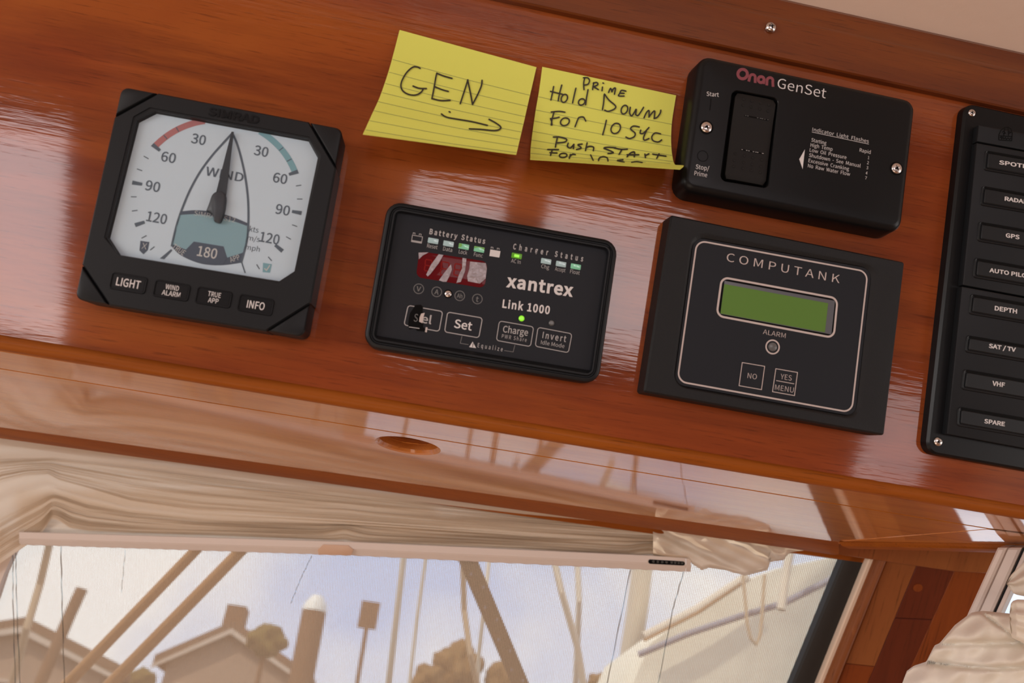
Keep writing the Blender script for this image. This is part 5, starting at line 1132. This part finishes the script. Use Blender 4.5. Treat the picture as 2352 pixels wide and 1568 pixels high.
# ================================================================== sticky notes
z2 = Zoom(820, 40, 3.0154)
def catm(tab, v):
    n_ = len(tab) - 1; f = max(0, min(n_ - 1e-6, v * n_)); i = int(f); t = f - i
    a, b, c, d = (Vector(tab[max(0, min(n_, j))]) for j in (i - 1, i, i + 1, i + 2))
    return 0.5 * ((2 * b) + (c - a) * t + (2 * a - 5 * b + 4 * c - d) * t * t + (3 * b - a - 3 * c + d) * t ** 3)
class Note:
    def __init__(s, label, left, right, wfun):
        s.l, s.r, s.wf = left, right, wfun; s.cx = PL(*z2(*((Vector(left[0]) + Vector(right[0])) / 2)))
        mw = PM @ Matrix.Translation((s.cx.x, s.cx.y, 0)); s.inv = mw.inverted(); s.e = empty('sticky_note', mw, label, 'note')
        nu, nv = 24, 90; bm = bmesh.new(); V = []
        for j in range(nv + 1):
            V.append([bm.verts.new(s.S(i / nu, j / nv)) for i in range(nu + 1)])
        for a, b in zip(V, V[1:]):
            for i in range(nu): bm.faces.new((a[i], a[i + 1], b[i + 1], b[i]))
        o = finish(bm, 'paper', M['paper'], s.e, smooth=80); md = o.modifiers.new('t', 'SOLIDIFY'); md.thickness = 0.00016; md.offset = 0
        s.paper = o
    def S(s, u, v, eps=0.0):
        a, b = catm(s.l, v), catm(s.r, v); p = a.lerp(b, u); return s.inv @ PP(*z2(p.x, p.y), s.wf(u, v) + eps)
    def uv(s, x, y):
        lo, hi = 0.0, 1.0
        for _ in range(30):
            m = (lo + hi) / 2; a, b = catm(s.l, m), catm(s.r, m); yy = a.y + (b.y - a.y) * (x - a.x) / (b.x - a.x)
            if yy < y: lo = m
            else: hi = m
        v = (lo + hi) / 2; a, b = catm(s.l, v), catm(s.r, v); return (x - a.x) / (b.x - a.x), v
    def P(s, x, y, eps): 
        u, v = s.uv(x, y); return s.inv @ PP(*z2(x, y), s.wf(min(1, max(0, u)), v) + eps)
    def stroke(s, pts, wd, eps, name, material, parent, smooth_=True):
        P2 = smoothp(pts, 6) if smooth_ and len(pts) > 2 else [Vector(p) for p in pts]
        Q = [P2[0]]
        for p in P2[1:]:
            d_ = (p - Q[-1]).length; m = max(1, int(d_ / 14)); q0 = Q[-1].copy()
            for i in range(1, m + 1): Q.append(q0.lerp(p, i / m))
        bm = bmesh.new(); n_ = len(Q); Lv, Rv = [], []
        for i, p in enumerate(Q):
            t = (Q[min(i + 1, n_ - 1)] - Q[max(i - 1, 0)]); t = t.normalized() if t.length > 1e-6 else Vector((1, 0)); nn = Vector((-t.y, t.x)) * wd / 2
            Lv.append(bm.verts.new(s.P(*(p + nn), eps))); Rv.append(bm.verts.new(s.P(*(p - nn), eps)))
        for i in range(n_ - 1): bm.faces.new((Lv[i], Lv[i + 1], Rv[i + 1], Rv[i]))
        for e_, sg in ((0, -1), (-1, 1)):
            if wd < 5: break
            c = Q[e_]; t = (Q[e_] - Q[1 if e_ == 0 else -2]); t = t.normalized() if t.length > 1e-6 else Vector((1, 0)); nn = Vector((-t.y, t.x)); fan = [Lv[e_], Rv[e_]] if e_ == 0 else [Rv[e_], Lv[e_]]
            arc_ = [bm.verts.new(s.P(*(c + t * wd / 2 * math.sin(a) + nn * wd / 2 * math.cos(a)), eps)) for a in (R_(45), R_(90), R_(135))]
            ring_ = ([Lv[e_]] + arc_ + [Rv[e_]]) if e_ == -1 else ([Rv[e_]] + arc_[::1] + [Lv[e_]])
            try: bm.faces.new(ring_)
            except ValueError: pass
        o = finish(bm, name, M[material], parent, smooth=None); return o
def circ_pts(cx_, cy_, rx, ry, tilt=0.2, a0=0.4):
    return [(cx_ + rx * math.sin(a0 + 2 * math.pi * i / 12) + tilt * ry * math.cos(a0 + 2 * math.pi * i / 12), cy_ - ry * math.cos(a0 + 2 * math.pi * i / 12)) for i in range(13)]
nA = Note('left yellow ruled sticky note reading GEN above a hand-drawn arrow',
    [(295, 87), (258, 230), (217, 378), (160, 545), (103, 672), (40, 810)], [(1243, 345), (1214, 470), (1184, 600), (1158, 715), (1130, 835), (1103, 952)],
    lambda u, v: 0.0006 + (0.026 - 0.007 * u) * v ** 1.7)
for a, b in (((243, 290), (1196, 538)), ((218, 378), (1180, 615)), ((195, 457), (1166, 687)), ((172, 520), (1150, 740)), ((142, 582), (1137, 793)), ((113, 645), (1124, 844)), ((85, 714), (1114, 893)), ((58, 778), (1106, 936))):
    a = (a[0] + 2, a[1]); m_ = ((a[0] + b[0]) / 2, (a[1] + b[1]) / 2 + 6); nA.stroke([a, m_, b], 2.4, 0.00035, 'ruled_line', 'rule', nA.e)
W10 = 10.5
for st in ([(437, 352), (415, 342), (385, 345), (345, 380), (315, 430), (304, 470), (315, 505), (350, 530), (395, 538), (430, 528), (452, 508), (458, 494)], [(388, 475), (430, 490), (480, 492)],
           [(553, 385), (545, 420), (533, 490), (519, 563)], [(552, 386), (600, 405), (658, 422)], [(540, 480), (590, 500), (632, 512)], [(519, 562), (580, 575), (645, 573)],
           [(715, 597), (740, 520), (768, 432)], [(766, 432), (785, 520), (800, 603)], [(800, 603), (840, 525), (862, 470), (866, 435)],
           [(585, 668), (620, 690), (700, 705), (800, 722), (903, 747)], [(915, 705), (960, 730), (993, 755), (990, 773), (950, 783), (860, 775), (778, 771)], [(638, 652), (645, 656)]):
    nA.stroke(st, W10, 0.0006, 'pen_stroke', 'ink', nA.e)
nB = Note('right yellow ruled sticky note crowded with priming and start instructions',
    [(1283, 342), (1262, 500), (1238, 640), (1216, 790), (1203, 900), (1200, 966), (1199, 979), (1202, 984)], [(2210, 540), (2184, 700), (2176, 800), (2176, 880), (2184, 960), (2203, 1020), (2262, 1026), (2237, 1053)],
    lambda u, v: 0.0006 + 0.011 * v ** 2 + 0.018 * max(0, (v - 0.45) / 0.55) ** 2.2)
for a, b in (((1255, 548), (2181, 740)), ((1238, 640), (2177, 822)), ((1228, 717), (2175, 893)), ((1217, 788), (2181, 955)), ((1208, 848), (2188, 998)), ((1204, 900), (2170, 1012)), ((1202, 940), (2000, 1003))):
    m_ = ((a[0] + b[0]) / 2, (a[1] + b[1]) / 2 + 5); nB.stroke([a, m_, b], 2.4, 0.00035, 'ruled_line', 'rule', nB.e)
for st in ([(1578, 415), (1570, 455), (1572, 500)], [(1568, 418), (1598, 418), (1610, 438), (1600, 462), (1575, 468)],
           [(1640, 452), (1634, 480), (1632, 500)], [(1636, 455), (1660, 450), (1668, 465), (1640, 480)], [(1640, 480), (1672, 500)], [(1700, 482), (1697, 508)], [(1703, 454), (1708, 456)],
           [(1742, 520), (1750, 500), (1758, 492), (1766, 515)], [(1766, 515), (1775, 495), (1790, 490), (1783, 532)], [(1862, 510), (1832, 505), (1820, 525), (1812, 543), (1850, 544)], [(1822, 524), (1850, 525)],
           [(1362, 478), (1352, 530), (1343, 572)], [(1418, 468), (1402, 530), (1393, 578)], [(1340, 512), (1425, 532)], circ_pts(1436, 560, 21, 28), [(1516, 490), (1503, 545), (1493, 592)], [(1600, 500), (1590, 555), (1583, 605)], circ_pts(1556, 585, 22, 22),
           [(1712, 535), (1708, 590), (1700, 638)], [(1714, 530), (1745, 572), (1790, 612), (1782, 634), (1740, 650), (1716, 642)], circ_pts(1852, 638, 22, 30),
           [(1893, 622), (1888, 660), (1902, 682), (1922, 655), (1934, 635), (1930, 672)], [(1930, 672), (1945, 680), (1965, 655), (1985, 622)],
           [(1988, 695), (2004, 660), (2022, 645), (2022, 690)], [(2022, 690), (2040, 665), (2062, 648), (2058, 700)], [(2058, 700), (2080, 690), (2100, 662), (2104, 642)],
           [(1365, 655), (1352, 700), (1345, 745)], [(1345, 655), (1400, 650), (1440, 656)], [(1342, 700), (1375, 697), (1400, 690)], [(1340, 700), (1348, 722), (1350, 745)], circ_pts(1440, 722, 30, 27), [(1510, 757), (1530, 705), (1540, 692), (1568, 690), (1584, 717)],
           [(1727, 712), (1716, 760), (1702, 812)], circ_pts(1792, 768, 32, 36), [(1955, 758), (1915, 752), (1895, 772), (1925, 800), (1920, 825), (1888, 838), (1862, 828)],
           [(1965, 780), (1962, 802), (1985, 800), (2022, 762)], [(2005, 785), (1985, 830), (1992, 850), (2022, 838)], [(2102, 806), (2065, 800), (2042, 825), (2050, 852), (2085, 862), (2110, 848)],
           [(1388, 830), (1380, 865), (1374, 898)], [(1360, 828), (1400, 828), (1450, 842), (1440, 862), (1386, 868)], [(1463, 870), (1457, 893), (1478, 903), (1502, 878)], [(1502, 878), (1499, 908)], [(1560, 876), (1530, 882), (1553, 903), (1520, 914)], [(1594, 868), (1582, 922)], [(1585, 902), (1610, 892), (1638, 898), (1636, 922)],
           [(1792, 902), (1740, 898), (1710, 905), (1752, 922), (1775, 936), (1738, 942)], [(1836, 912), (1815, 948)], [(1782, 904), (1830, 912), (1872, 912)], [(1870, 965), (1896, 937), (1922, 932), (1920, 965)], [(1870, 950), (1952, 950)], [(1998, 971), (1994, 946)], [(1996, 956), (2022, 944)], [(2092, 944), (2076, 975)], [(2048, 946), (2140, 960)],
           [(1352, 918), (1340, 955)], [(1320, 914), (1396, 914)], [(1336, 936), (1385, 938)], circ_pts(1428, 955, 26, 15), [(1470, 976), (1478, 948)], [(1474, 962), (1492, 947), (1512, 950)], [(1618, 952), (1636, 990)], [(1672, 992), (1680, 972), (1706, 963), (1732, 972), (1738, 994)], [(1842, 985), (1802, 990), (1850, 1002)], [(1902, 1003), (1935, 998), (1975, 1004)]):
    nB.stroke(st, 10.0, 0.0006, 'pen_stroke', 'ink', nB.e)
